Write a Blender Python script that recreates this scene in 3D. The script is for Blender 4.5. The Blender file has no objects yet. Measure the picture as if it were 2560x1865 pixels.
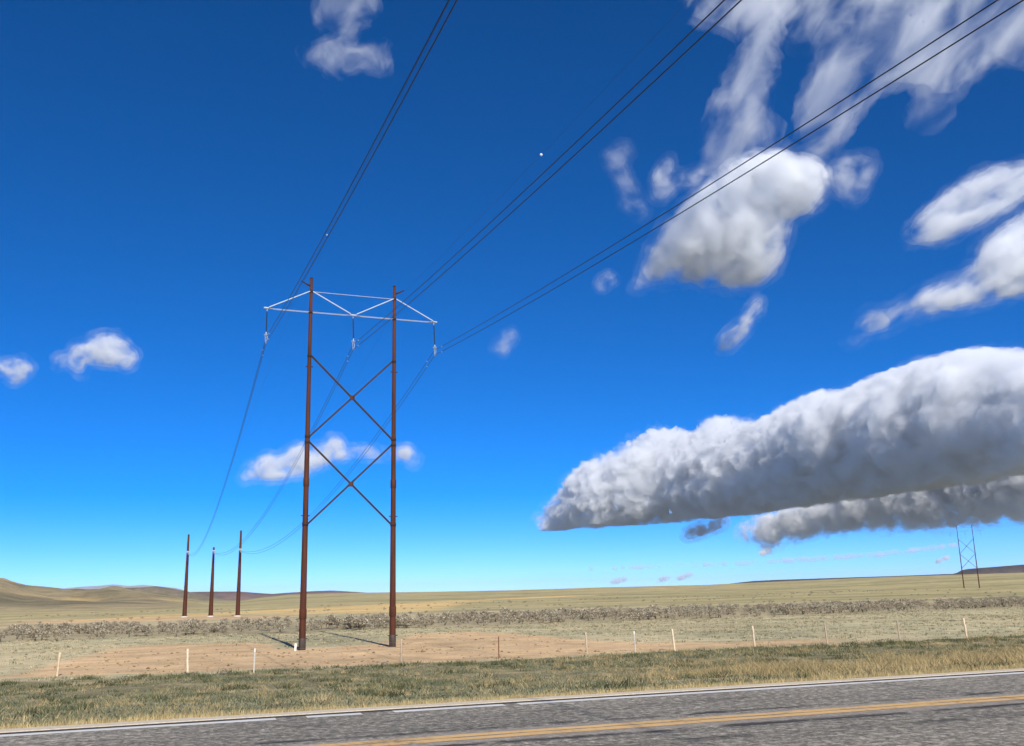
import bpy, math, random
import numpy as np
from mathutils import Vector, Matrix

scene = bpy.context.scene
col = scene.collection
RNG = np.random.default_rng(7)
random.seed(7)

# ------------------------------------------------------------------ camera
PW, PH, FPX = 2560.0, 1865.0, 2400.0            # photograph size and focal length in its pixels
ROLL = math.radians(1.3)
PITCH = math.atan((1482 - PH / 2) * math.cos(ROLL) / FPX)
CAM = np.array([0.0, 0.0, 4.0])
FW = np.array([0, math.cos(PITCH), math.sin(PITCH)])
UP0 = np.array([0, -math.sin(PITCH), math.cos(PITCH)])
RT0 = np.array([1.0, 0, 0])
RT = RT0 * math.cos(ROLL) - UP0 * math.sin(ROLL)
UP = UP0 * math.cos(ROLL) + RT0 * math.sin(ROLL)
cam_data = bpy.data.cameras.new('camera')
cam = bpy.data.objects.new('camera', cam_data)
col.objects.link(cam)
cam_data.sensor_width = 36.0
cam_data.lens = 36.0 * FPX / PW
cam_data.clip_start = 0.1
cam_data.clip_end = 300000.0
cam.matrix_world = Matrix(((RT[0], UP[0], -FW[0], CAM[0]), (RT[1], UP[1], -FW[1], CAM[1]),
                           (RT[2], UP[2], -FW[2], CAM[2]), (0, 0, 0, 1)))
scene.camera = cam

# ------------------------------------------------------------------ sky and sun
SUN_EL = math.radians(35.5)
SUN_H = np.array([math.cos(math.radians(-71.0)), math.sin(math.radians(-71.0))])   # horizontal direction towards the sun
SUN_DIR = Vector((SUN_H[0] * math.cos(SUN_EL), SUN_H[1] * math.cos(SUN_EL), math.sin(SUN_EL)))
world = bpy.data.worlds.new('World')
scene.world = world
world.use_nodes = True
wn = world.node_tree
wn.nodes.clear()
sky = wn.nodes.new('ShaderNodeTexSky')
sky.sky_type = 'NISHITA'
sky.sun_disc = False
sky.sun_elevation = SUN_EL
sky.sun_rotation = math.atan2(SUN_H[0], SUN_H[1])
sky.altitude = 2100
sky.air_density = 0.5
sky.dust_density = 0.3
sky.ozone_density = 6.0
hsv = wn.nodes.new('ShaderNodeHueSaturation')
hsv.inputs['Saturation'].default_value = 1.3
hsv.inputs['Hue'].default_value = 0.504
bg = wn.nodes.new('ShaderNodeBackground')
bg.inputs['Strength'].default_value = 0.14
wo = wn.nodes.new('ShaderNodeOutputWorld')
wn.links.new(sky.outputs['Color'], hsv.inputs['Color'])
wn.links.new(hsv.outputs['Color'], bg.inputs['Color'])
wn.links.new(bg.outputs['Background'], wo.inputs['Surface'])

sun_data = bpy.data.lights.new('sun', 'SUN')
sun_data.energy = 5.0
sun_data.angle = math.radians(0.53)
sun_data.color = (1.0, 0.93, 0.82)
sun = bpy.data.objects.new('sun', sun_data)
sun.rotation_euler = SUN_DIR.to_track_quat('Z', 'Y').to_euler()
col.objects.link(sun)

vs = scene.view_settings
vs.view_transform = 'Standard'
vs.look = 'None'
vs.exposure = 0.36
vs.gamma = 1.0
vs.use_curve_mapping = False
cy = scene.cycles
cy.use_denoising = True
cy.max_bounces = 12
cy.volume_bounces = 8
cy.transparent_max_bounces = 96
cy.diffuse_bounces = 3
cy.glossy_bounces = 2


# ------------------------------------------------------------------ helpers
def px_ray(x, y):
    """direction of a line of sight, scaled to one metre of depth along +Y"""
    d = FW + RT * (x - PW / 2) / FPX - UP * (y - PH / 2) / FPX
    return d / d[1]


def at(x, y, Y):
    return CAM + px_ray(x, y) * Y


def tag(o, label=None, cat=None, group=None, kind=None):
    if label: o['label'] = label
    if cat: o['category'] = cat
    if group: o['group'] = group
    if kind: o['kind'] = kind
    return o


def empty(name, loc=(0, 0, 0), rz=0.0):
    o = bpy.data.objects.new(name, None)
    o.location = loc
    o.rotation_euler = (0, 0, rz)
    o.empty_display_size = 0.3
    col.objects.link(o)
    return o


def link_mesh(name, me, mat, parent=None):
    o = bpy.data.objects.new(name, me)
    if mat is not None and not me.materials:
        me.materials.append(mat)
    col.objects.link(o)
    if parent is not None:
        o.parent = parent
    return o


def np_mesh(name, V, F, smooth=False):
    """mesh from numpy arrays, F all quads or all triangles"""
    me = bpy.data.meshes.new(name)
    V = np.asarray(V, np.float32)
    F = np.asarray(F, np.int32)
    n, k = F.shape
    me.vertices.add(len(V))
    me.vertices.foreach_set('co', V.ravel())
    me.loops.add(n * k)
    me.loops.foreach_set('vertex_index', F.ravel())
    me.polygons.add(n)
    me.polygons.foreach_set('loop_start', np.arange(0, n * k, k, dtype=np.int32))
    me.polygons.foreach_set('loop_total', np.full(n, k, np.int32))
    me.polygons.foreach_set('use_smooth', np.full(n, smooth))
    me.update(calc_edges=True)
    return me


def color_attr(me, name, rgb):
    a = me.color_attributes.new(name, 'FLOAT_COLOR', 'POINT')
    c4 = np.ones((len(me.vertices), 4), np.float32)
    c4[:, :3] = rgb
    a.data.foreach_set('color', c4.ravel())


class MB:
    """collects simple solids into one mesh"""
    def __init__(self):
        self.v, self.f, self.s = [], [], []

    def _add(self, v, f, smooth):
        o = len(self.v)
        self.v += [tuple(p) for p in v]
        self.f += [tuple(i + o for i in q) for q in f]
        self.s += [smooth] * len(f)

    def tube(self, pts, radii, n=8, smooth=True, caps=True):
        pts = [Vector(p) for p in pts]
        if not hasattr(radii, '__len__'):
            radii = [radii] * len(pts)
        v, f = [], []
        ref = None
        for i, p in enumerate(pts):
            if i == 0: t = pts[1] - pts[0]
            elif i == len(pts) - 1: t = pts[-1] - pts[-2]
            else: t = pts[i + 1] - pts[i - 1]
            t.normalize()
            if ref is None:
                ref = Vector((0, 0, 1)) if abs(t.z) < 0.9 else Vector((1, 0, 0))
            a = t.cross(ref).normalized()
            b = a.cross(t).normalized()
            for k in range(n):
                an = 2 * math.pi * k / n
                v.append(p + (a * math.cos(an) + b * math.sin(an)) * radii[i])
        m = len(pts)
        for i in range(m - 1):
            for k in range(n):
                k2 = (k + 1) % n
                f.append((i * n + k, i * n + k2, (i + 1) * n + k2, (i + 1) * n + k))
        self._add(v, f, smooth)
        if caps:
            o = len(self.v) - m * n
            self.f += [tuple(o + k for k in reversed(range(n))), tuple(o + (m - 1) * n + k for k in range(n))]
            self.s += [False, False]
        return self

    def beam(self, p0, p1, w, h, up=(0, 0, 1)):
        p0, p1 = Vector(p0), Vector(p1)
        t = (p1 - p0).normalized()
        u = Vector(up)
        if abs(t.dot(u)) > 0.95: u = Vector((1, 0, 0))
        a = t.cross(u).normalized()
        b = a.cross(t).normalized()
        v = []
        bev = min(w, h) * 0.12
        prof = [(-w/2+bev, -h/2), (w/2-bev, -h/2), (w/2, -h/2+bev), (w/2, h/2-bev), (w/2-bev, h/2), (-w/2+bev, h/2), (-w/2, h/2-bev), (-w/2, -h/2+bev)]
        for p in (p0, p1):
            for x, y in prof: v.append(p + a * x + b * y)
        n = 8
        f = [(k, (k+1) % n, n+(k+1) % n, n+k) for k in range(n)]
        f += [tuple(reversed(range(n))), tuple(range(n, 2*n))]
        self._add(v, f, False)
        return self

    def ball(self, c, r, n=10, m=7, sz=1.0):
        v, f = [], []
        c = Vector(c)
        for i in range(m + 1):
            th = math.pi * i / m
            for k in range(n):
                ph = 2 * math.pi * k / n
                v.append(c + Vector((r*math.sin(th)*math.cos(ph), r*math.sin(th)*math.sin(ph), sz*r*math.cos(th))))
        for i in range(m):
            for k in range(n):
                f.append((i*n+k, (i+1)*n+k, (i+1)*n+(k+1) % n, i*n+(k+1) % n))
        self._add(v, f, True)
        return self

    def ring(self, c, R, r, axis='y', sx=1.0, n=20, m=6):
        c = Vector(c)
        v, f = [], []
        for i in range(n):
            A = 2*math.pi*i/n
            for k in range(m):
                B = 2*math.pi*k/m
                q = (R + r*math.cos(B))
                a, b, d = q*math.cos(A)*sx, q*math.sin(A), r*math.sin(B)
                v.append(c + (Vector((a, d, b)) if axis == 'y' else Vector((a, b, d)) if axis == 'z' else Vector((d, a, b))))
        for i in range(n):
            for k in range(m):
                f.append((i*m+k, ((i+1) % n)*m+k, ((i+1) % n)*m+(k+1) % m, i*m+(k+1) % m))
        self._add(v, f, True)
        return self

    def build(self, name, mat, parent=None):
        me = bpy.data.meshes.new(name)
        me.from_pydata(self.v, [], self.f)
        me.polygons.foreach_set('use_smooth', self.s)
        me.update()
        return link_mesh(name, me, mat, parent)


# ---- value noise
def _hash(ix, iy, iz, seed):
    h = (ix.astype(np.int64) * 374761393 + iy.astype(np.int64) * 668265263 + iz.astype(np.int64) * 2147483647 + seed * 1274126177) & 0xFFFFFFFF
    h = ((h ^ (h >> 13)) * 1274126177) & 0xFFFFFFFF
    h = (h ^ (h >> 16)) & 0xFFFFFFFF
    return h.astype(np.float64) / 4294967295.0


def noise3(x, y, z, seed=0):
    ix, iy, iz = np.floor(x), np.floor(y), np.floor(z)
    fx, fy, fz = x-ix, y-iy, z-iz
    fx, fy, fz = fx*fx*(3-2*fx), fy*fy*(3-2*fy), fz*fz*(3-2*fz)
    r = 0
    for a in (0, 1):
        wx = fx if a else 1-fx
        for b in (0, 1):
            wy = fy if b else 1-fy
            for c in (0, 1):
                r = r + wx*wy*(fz if c else 1-fz)*_hash(ix+a, iy+b, iz+c, seed)
    return r*2-1


def noise2(x, y, seed=0):
    ix, iy = np.floor(x), np.floor(y)
    fx, fy = x-ix, y-iy
    fx, fy = fx*fx*(3-2*fx), fy*fy*(3-2*fy)
    zz = np.zeros_like(ix)
    r = 0
    for a in (0, 1):
        for b in (0, 1):
            r = r + (fx if a else 1-fx)*(fy if b else 1-fy)*_hash(ix+a, iy+b, zz, seed)
    return r*2-1


def fbm2(x, y, o=4, seed=0, gain=0.5):
    r, a, s = 0, 1.0, 0
    for i in range(o):
        r = r + a*noise2(x*2**i+17.3*i, y*2**i-9.1*i, seed+i)
        s += a
        a *= gain
    return r/s


def fbm3(x, y, z, o=4, seed=0, gain=0.5):
    r, a, s = 0, 1.0, 0
    for i in range(o):
        r = r + a*noise3(x*2**i+17.3*i, y*2**i-9.1*i, z*2**i+3.7*i, seed+i)
        s += a
        a *= gain
    return r/s


def sst(a, b, x):
    t = np.clip((x-a)/(b-a), 0, 1)
    return t*t*(3-2*t)


# ------------------------------------------------------------------ materials
def new_mat(name):
    m = bpy.data.materials.new(name)
    m.use_nodes = True
    nt = m.node_tree
    nt.nodes.clear()
    out = nt.nodes.new('ShaderNodeOutputMaterial')
    return m, nt, out


def nd(nt, typ, **kw):
    n = nt.nodes.new(typ)
    for k, v in kw.items():
        if k in n.inputs: n.inputs[k].default_value = v
        else: setattr(n, k, v)
    return n


def noise_node(nt, vec, scale, detail=4.0, rough=0.55):
    n = nd(nt, 'ShaderNodeTexNoise', Scale=scale, Detail=detail, Roughness=rough)
    if vec is not None: nt.links.new(vec, n.inputs['Vector'])
    return n.outputs['Fac']


def ramp(nt, fac, stops):
    n = nt.nodes.new('ShaderNodeValToRGB')
    e = n.color_ramp.elements
    while len(e) < len(stops): e.new(0.5)
    for el, (p, c) in zip(e, stops):
        el.position = p
        el.color = (*c, 1) if len(c) == 3 else c
    nt.links.new(fac, n.inputs['Fac'])
    return n.outputs['Color']


def mixc(nt, fac, a, b, blend='MIX'):
    n = nt.nodes.new('ShaderNodeMix')
    n.data_type = 'RGBA'
    n.blend_type = blend
    for sock, v in ((n.inputs[0], fac), (n.inputs[6], a), (n.inputs[7], b)):
        if isinstance(v, (int, float)): sock.default_value = v
        elif isinstance(v, tuple): sock.default_value = (*v, 1)
        else: nt.links.new(v, sock)
    return n.outputs[2]


def math_node(nt, op, a, b=None, c=None, clamp=False):
    n = nt.nodes.new('ShaderNodeMath')
    n.operation = op
    n.use_clamp = clamp
    for i, v in enumerate((a, b, c)):
        if v is None: continue
        if isinstance(v, (int, float)): n.inputs[i].default_value = v
        else: nt.links.new(v, n.inputs[i])
    return n.outputs[0]


def principled(nt, out, color, rough=0.9, metal=0.0, spec=0.2, bump=None, bump_d=0.02, bump_s=0.5):
    p = nt.nodes.new('ShaderNodeBsdfPrincipled')
    if isinstance(color, tuple): p.inputs['Base Color'].default_value = (*color, 1)
    else: nt.links.new(color, p.inputs['Base Color'])
    if isinstance(rough, (int, float)): p.inputs['Roughness'].default_value = rough
    else: nt.links.new(rough, p.inputs['Roughness'])
    p.inputs['Metallic'].default_value = metal
    p.inputs['Specular IOR Level'].default_value = spec
    if bump is not None:
        b = nd(nt, 'ShaderNodeBump', Distance=bump_d, Strength=bump_s)
        nt.links.new(bump, b.inputs['Height'])
        nt.links.new(b.outputs['Normal'], p.inputs['Normal'])
    nt.links.new(p.outputs[0], out.inputs['Surface'])
    return p


def steel_mat(name, dark, light, rough=0.65, metal=0.0, streak=True):
    m, nt, out = new_mat(name)
    tc = nt.nodes.new('ShaderNodeTexCoord')
    mp = nt.nodes.new('ShaderNodeMapping')
    mp.inputs['Scale'].default_value = (3, 3, 0.35 if streak else 3)
    nt.links.new(tc.outputs['Object'], mp.inputs['Vector'])
    n1 = noise_node(nt, mp.outputs['Vector'], 1.4, 6)
    n2 = noise_node(nt, tc.outputs['Object'], 14.0, 4)
    f = math_node(nt, 'ADD', math_node(nt, 'MULTIPLY', n1, 0.7), math_node(nt, 'MULTIPLY', n2, 0.3))
    c = ramp(nt, f, [(0.35, dark), (0.65, light)])
    principled(nt, out, c, rough, metal, 0.3, n2, 0.01, 0.3)
    return m


M = {}
M['rust'] = steel_mat('weathering_steel', (0.04, 0.0125, 0.0068), (0.092, 0.0275, 0.0125), 0.8)
M['rust_dark'] = steel_mat('weathering_steel_brace', (0.022, 0.011, 0.009), (0.042, 0.019, 0.014), 0.75)
M['sleeve'] = steel_mat('buried_sleeve_coating', (0.045, 0.03, 0.024), (0.085, 0.066, 0.056), 0.55)
M['galv'] = steel_mat('galvanized_steel', (0.33, 0.39, 0.45), (0.44, 0.51, 0.58), 0.5, 0.0, False)
M['galv_dull'] = steel_mat('galvanized_steel_dull', (0.2, 0.23, 0.3), (0.28, 0.32, 0.4), 0.5, 0.0, False)
M['polymer'] = steel_mat('polymer_insulator', (0.03, 0.04, 0.06), (0.05, 0.065, 0.09), 0.5, 0.0, False)
M['wire'] = steel_mat('conductor_aluminium', (0.028, 0.03, 0.036), (0.045, 0.048, 0.055), 0.6, 0.0, False)
M['marker'] = steel_mat('marker_white', (0.8, 0.8, 0.8), (0.86, 0.86, 0.86), 0.4, 0.0, False)
M['concrete'] = steel_mat('footing_concrete', (0.4, 0.36, 0.3), (0.52, 0.47, 0.4), 0.9, 0.0, False)
M['post_wood'] = steel_mat('fence_post_wood', (0.42, 0.31, 0.19), (0.72, 0.6, 0.42), 0.9)
M['post_grey'] = steel_mat('fence_post_grey_wood', (0.28, 0.21, 0.14), (0.52, 0.42, 0.3), 0.9)
M['post_steel'] = steel_mat('fence_post_steel', (0.42, 0.4, 0.35), (0.56, 0.54, 0.48), 0.6)
M['post_rust'] = steel_mat('fence_post_rust', (0.16, 0.07, 0.04), (0.27, 0.12, 0.07), 0.8)
M['stake'] = steel_mat('stake_white', (0.72, 0.68, 0.6), (0.82, 0.79, 0.72), 0.8)
M['rock'] = steel_mat('stone', (0.09, 0.075, 0.06), (0.2, 0.17, 0.13), 0.9, 0.0, False)


def attr_mat(name, rough=0.95, scale=9.0, amt=0.5, bump_d=0.03, scale2=1.2, spec=0.1, translucent=0.0):
    """colour comes from the ground-cover attribute, broken up by grain"""
    m, nt, out = new_mat(name)
    at_ = nd(nt, 'ShaderNodeAttribute', attribute_name='cover')
    geo = nt.nodes.new('ShaderNodeNewGeometry')
    n1 = noise_node(nt, geo.outputs['Position'], scale, 6, 0.65)
    n2 = noise_node(nt, geo.outputs['Position'], scale2, 6, 0.6)
    f = math_node(nt, 'ADD', math_node(nt, 'MULTIPLY', n1, 0.5), math_node(nt, 'MULTIPLY', n2, 0.5))
    g = ramp(nt, f, [(0.3, (1-amt,)*3), (0.7, (1+amt*0.7,)*3)])
    c = mixc(nt, 1.0, at_.outputs['Color'], g, 'MULTIPLY')
    n3 = noise_node(nt, geo.outputs['Position'], 0.035, 9, 0.7)
    c = mixc(nt, 1.0, c, ramp(nt, n3, [(0.32, (0.72, 0.73, 0.72)), (0.68, (1.28, 1.26, 1.24))]), 'MULTIPLY')
    p = principled(nt, out, c, rough, 0.0, spec, n1, bump_d, 0.6)
    return m


M['ground'] = attr_mat('ground_cover', scale=3.5, amt=0.42, bump_d=0.08, scale2=0.4)
M['hill'] = attr_mat('hill_cover', scale=0.05, amt=0.3, bump_d=2.0, scale2=0.012)


def blade_mat():
    m, nt, out = new_mat('grass_blades')
    a = nd(nt, 'ShaderNodeAttribute', attribute_name='cover')
    d = nt.nodes.new('ShaderNodeBsdfDiffuse')
    t = nt.nodes.new('ShaderNodeBsdfTranslucent')
    nt.links.new(a.outputs['Color'], d.inputs['Color'])
    nt.links.new(a.outputs['Color'], t.inputs['Color'])
    mx = nt.nodes.new('ShaderNodeMixShader')
    mx.inputs[0].default_value = 0.3
    nt.links.new(d.outputs[0], mx.inputs[1])
    nt.links.new(t.outputs[0], mx.inputs[2])
    nt.links.new(mx.outputs[0], out.inputs['Surface'])
    return m


M['blade'] = blade_mat()

# ------------------------------------------------------------------ terrain
RA = math.radians(19.04)                                    # direction of the highway
RD = np.array([math.cos(RA), math.sin(RA)])                 # along the road
RN = np.array([-math.sin(RA), math.cos(RA)])                # across it, away from the camera
SIGHT = 2526.0


def interp(tab, x):
    t = np.array(tab, float)
    return np.interp(x, t[:, 0], t[:, 1])


# how far the land stands above a level horizon, by bearing
PLAIN = [(-600, -6), (470, -5), (600, -4), (650, 2), (720, 8), (900, 9.5), (1100, 7.5), (1280, 7), (1500, 9), (1760, 8.5), (1900, 12), (2200, 17), (2560, 19.5), (3200, 22)]
HILL = [(-800, 70), (-400, 95), (-150, 85), (0, 67), (30, 58), (60, 50), (120, 45), (200, 41), (280, 37), (350, 27), (420, 17), (480, 8), (540, 0), (600, -6)]


def bearing_px(x, y):
    return 1292.5 + 2462*np.tan(np.clip(np.arctan2(x, np.maximum(y, 1e-3)), -1.2, 1.2))


def terrain(x, y):
    x = np.asarray(x, float)
    y = np.asarray(y, float)
    r = np.hypot(x, y)
    s = x*RN[0] + y*RN[1]
    front = sst(-0.2, 0.5, y/np.maximum(r, 1))
    bp = bearing_px(x, y)
    # road embankment
    emb = np.where(s < 18.1, 1.9, np.interp(s, [18.1, 18.6, 24, 34, 42, 48, 54], [1.9, 1.93, 1.5, 0.72, 0.22, 0.05, 0.0]))
    far = sst(150, 600, r)
    z = emb*(1-far*front)*np.where(s < 18.1, 1-sst(60, 400, -s + 0*r)*0.9, 1)
    z = z + (fbm2(x/7.0, y/7.0, 4, 3)*0.10 + fbm2(x/1.7, y/1.7, 2, 9)*0.035)*sst(19.5, 26, s)*(1-sst(400, 900, r))
    # plain rising to its own skyline
    zp = 4 + interp(PLAIN, bp)*1900/SIGHT
    up = np.clip((r-300)/1600, 0, 1)
    z = z + front*(zp*(up**1.25) - 24*sst(1900, 4200, r)) + front*sst(300, 800, r)*fbm2(x/210, y/210, 4, 21)*2.2*(1-sst(1300, 1900, r)*0.7)
    # left hill range
    hz = np.maximum(4 + (interp(HILL, bp)-9)*1500/SIGHT, -6)
    ridge = sst(420, 1500, r)*(1-sst(1550, 2600, r))
    rel = fbm2(x/160+5, y/230, 6, 33, 0.58)
    left = sst(640, 420, bp)
    gul = 1-np.abs(fbm2(x/120+0.004*y, y/420, 4, 41))*2
    z = z + front*left*ridge*(hz*(0.93+0.0*rel)) + front*left*sst(350, 700, r)*(1-sst(1400, 1520, r))*(rel*10+gul*8)*np.clip(ridge*1.6, 0, 1)*np.clip((hz+6)/30, 0.1, 1)
    # far country sinks slightly behind the skylines, so that the hills beyond stand clear
    return z


def terr(x, y):
    return float(terrain(np.array([x]), np.array([y]))[0])


def poly_sd(px_, py_, poly):
    """signed distance to polygon, negative inside"""
    P = np.array(poly, float)
    d = np.full(px_.shape, 1e18)
    ins = np.zeros(px_.shape, bool)
    n = len(P)
    for i in range(n):
        a, b = P[i], P[(i+1) % n]
        ex, ey = b-a
        wx, wy = px_-a[0], py_-a[1]
        t = np.clip((wx*ex+wy*ey)/(ex*ex+ey*ey), 0, 1)
        d = np.minimum(d, (wx-ex*t)**2+(wy-ey*t)**2)
        c1 = (a[1] > py_) != (b[1] > py_)
        with np.errstate(divide='ignore', invalid='ignore'):
            xi = (b[0]-a[0])*(py_-a[1])/(b[1]-a[1]) + a[0]
        ins ^= c1 & (px_ < xi)
    d = np.sqrt(d)
    return np.where(ins, -d, d)


PAD = [(-29.5, 54.8), (-29.4, 60), (-31.5, 69), (-35.2, 88), (-33, 92), (-25.8, 92), (-21.5, 88), (-19.5, 80), (-15.6, 80.5), (-13.2, 86), (-11.5, 93), (-10.5, 103),
       (-6, 107.5), (-1, 100), (4, 88), (8.5, 78), (13, 75.5), (19.0, 76.0), (24, 76.3), (24, 73), (17, 70.2), (10.9, 67.3), (0, 63.3), (-7, 60.6), (-18, 57.6)]
C_FIELD = np.array([0.5, 0.43, 0.26])
C_FIELD2 = np.array([0.4, 0.365, 0.225])
C_PAD = np.array([0.6, 0.425, 0.238])
C_VERGE = np.array([0.22, 0.195, 0.11])
C_DRY = np.array([0.44, 0.34, 0.17])
C_BAND = np.array([0.34, 0.29, 0.18])
C_GOLD = np.array([0.7, 0.49, 0.21])
C_PALE = np.array([0.58, 0.45, 0.27])
C_PLAIN = np.array([0.43, 0.365, 0.185])
C_PLAIN2 = np.array([0.31, 0.28, 0.14])
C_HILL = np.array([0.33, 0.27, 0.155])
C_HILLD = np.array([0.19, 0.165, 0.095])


def cover(x, y):
    s = x*RN[0]+y*RN[1]
    l = x*RD[0]+y*RD[1]
    r = np.hypot(x, y)
    bp = bearing_px(x, y)

    def mix(c, k, m):
        return c*(1-m[:, None]) + np.asarray(k)*m[:, None]
    n1 = fbm2(x/9, y/9, 4, 51)
    n2 = fbm2(x/2.2, y/2.2, 4, 57)
    n3 = fbm2(l/40, s/9, 4, 61)
    c = np.tile(C_FIELD, (len(x), 1))
    c = mix(c, C_FIELD2, sst(-0.15, 0.35, n1+0.5*n2))
    c = mix(c, C_PLAIN, sst(170, 330, r))
    streak = fbm2(l/260, s/34, 5, 71)
    c = mix(c, C_PLAIN2, sst(170, 330, r)*sst(-0.1, 0.3, streak))
    # verge
    v = sst(58.6, 57.0, s+n2*1.3+n1*0.8)*sst(17, 18.5, s)
    c = mix(c, C_VERGE, v)
    c = mix(c, [0.36, 0.29, 0.17], v*sst(-0.05, 0.35, n2+0.4*n1))
    c = mix(c, C_DRY, sst(20.4, 19.0, s+n2*0.5)*sst(17, 18.2, s))
    c = mix(c, [0.3, 0.26, 0.18], sst(17.6, 17.2, s))
    # cleared dirt round the structure
    sd = poly_sd(x, y, PAD) + n2*0.9 + n1*0.5
    c = mix(c, C_PAD, sst(0.9, -0.5, sd))
    ruts = np.abs(fbm2(l/16, s/1.1, 3, 77))
    c = mix(c, C_PAD*0.78, sst(0.9, -0.5, sd)*sst(0.33, 0.5, ruts)*0.8)
    # dry reddish strip right of the pad
    c = mix(c, C_PAD*0.93, sst(1.2, 0.0, np.abs(s-(60.8))-0.7+n2*0.8)*sst(10, 14, x)*sst(34, 20, x)*0.7)
    # brush strip floor
    bs = s+n1*3
    c = mix(c, C_BAND, sst(118, 124, bs)*sst(178, 166, bs)*0.8)
    # graded dirt and gold stubble beyond it
    g1 = sst(-124, -100, x)*sst(-46, -58, x)*sst(196, 206, y+n1*4)*sst(252, 238, y+n1*4)
    c = mix(c, C_PAD*0.97, g1)
    g2 = sst(4, -6, poly_sd(x, y, [(-112, 205), (-104, 240), (-108, 290), (-92, 330), (-52, 440), (-36, 545), (20, 620), (60, 640), (40, 590), (-10, 510), (-22, 420), (-20, 330), (-22, 250), (-40, 236), (-70, 262)])+n1*7)
    c = mix(c, C_GOLD, g2*(0.75+0.25*np.clip(streak*3, -1, 1)))
    g3 = sst(9, 2, np.abs(s-(208+l*0.03+n1*5)))*sst(-40, -20, x)*sst(150, 110, x)*(0.55+0.45*np.clip(n3*3, -1, 1))
    c = mix(c, C_PALE, np.clip(g3, 0, 1))
    g4 = sst(14, 3, np.abs(s-(196+n1*8)))*sst(-60, -80, x)*0.6
    c = mix(c, C_PALE*0.9, g4)
    g5 = sst(90, 20, np.abs(s-(1050+streak*60)))*sst(-250, -150, x)*sst(420, 250, x)*0.5
    c = mix(c, C_GOLD, g5)
    # sagebrush steppe beyond the first skyline, darkened to bounce less light onto cloud bases
    c = mix(c, [0.15, 0.14, 0.085], sst(2000, 2800, r))
    # hills
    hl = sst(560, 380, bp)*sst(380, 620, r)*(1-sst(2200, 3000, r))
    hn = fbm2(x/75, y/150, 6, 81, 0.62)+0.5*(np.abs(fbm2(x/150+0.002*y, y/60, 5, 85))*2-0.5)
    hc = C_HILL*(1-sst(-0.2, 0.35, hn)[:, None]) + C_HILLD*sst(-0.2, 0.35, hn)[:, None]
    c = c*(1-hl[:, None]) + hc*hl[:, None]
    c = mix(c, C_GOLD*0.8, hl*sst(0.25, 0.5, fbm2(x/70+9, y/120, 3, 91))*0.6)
    return c


def build_ground():
    a_f = np.radians(np.arange(-44, 44.01, 0.15))
    a_b = np.radians(np.arange(48, 313, 4.0))
    az = np.concatenate([a_f, a_b])
    rr = [0.0]
    r = 6.0
    while r < 34000:
        rr.append(r)
        r *= 1.016 if 17 < r < 420 else (1.05 if r < 17 else 1.032)
    rr = np.array(rr[1:])
    A, R_ = np.meshgrid(az, rr, indexing='ij')
    x, y = (R_*np.sin(A)).ravel(), (R_*np.cos(A)).ravel()
    z = terrain(x, y)
    na, nr = len(az), len(rr)
    V = np.stack([x, y, z], 1)
    i = np.arange(na)[:, None]
    j = np.arange(nr-1)[None, :]
    i2 = (i+1) % na
    F = np.stack([i*nr+j, i*nr+j+1, i2*nr+j+1, i2*nr+j], -1).reshape(-1, 4)
    F = F[:, ::-1]
    # closing fan under the camera
    me = np_mesh('ground', np.vstack([V, [[0, 0, terr(0.01, 0.01)]]]), F, True)
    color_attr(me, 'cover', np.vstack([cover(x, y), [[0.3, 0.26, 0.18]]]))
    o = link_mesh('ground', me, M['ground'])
    tag(o, 'dry olive grassland plain running to the horizon with a cleared dirt pad', kind='structure')
    disc = np.arange(na)*nr
    mb = MB()
    fan_v = [V[k] for k in disc[::6]]
    mb.v = [tuple(p) for p in fan_v]
    mb.f = [tuple(range(len(fan_v)))]
    mb.s = [False]
    f = mb.build('shoulder_ground', None)
    m, nt, out = new_mat('gravel_pullout')
    g = nt.nodes.new('ShaderNodeNewGeometry')
    principled(nt, out, ramp(nt, noise_node(nt, g.outputs['Position'], 20, 6), [(0.3, (0.2, 0.17, 0.12)), (0.7, (0.36, 0.31, 0.24))]), 0.95)
    f.data.materials.append(m)
    tag(f, kind='structure')


build_ground()

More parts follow.
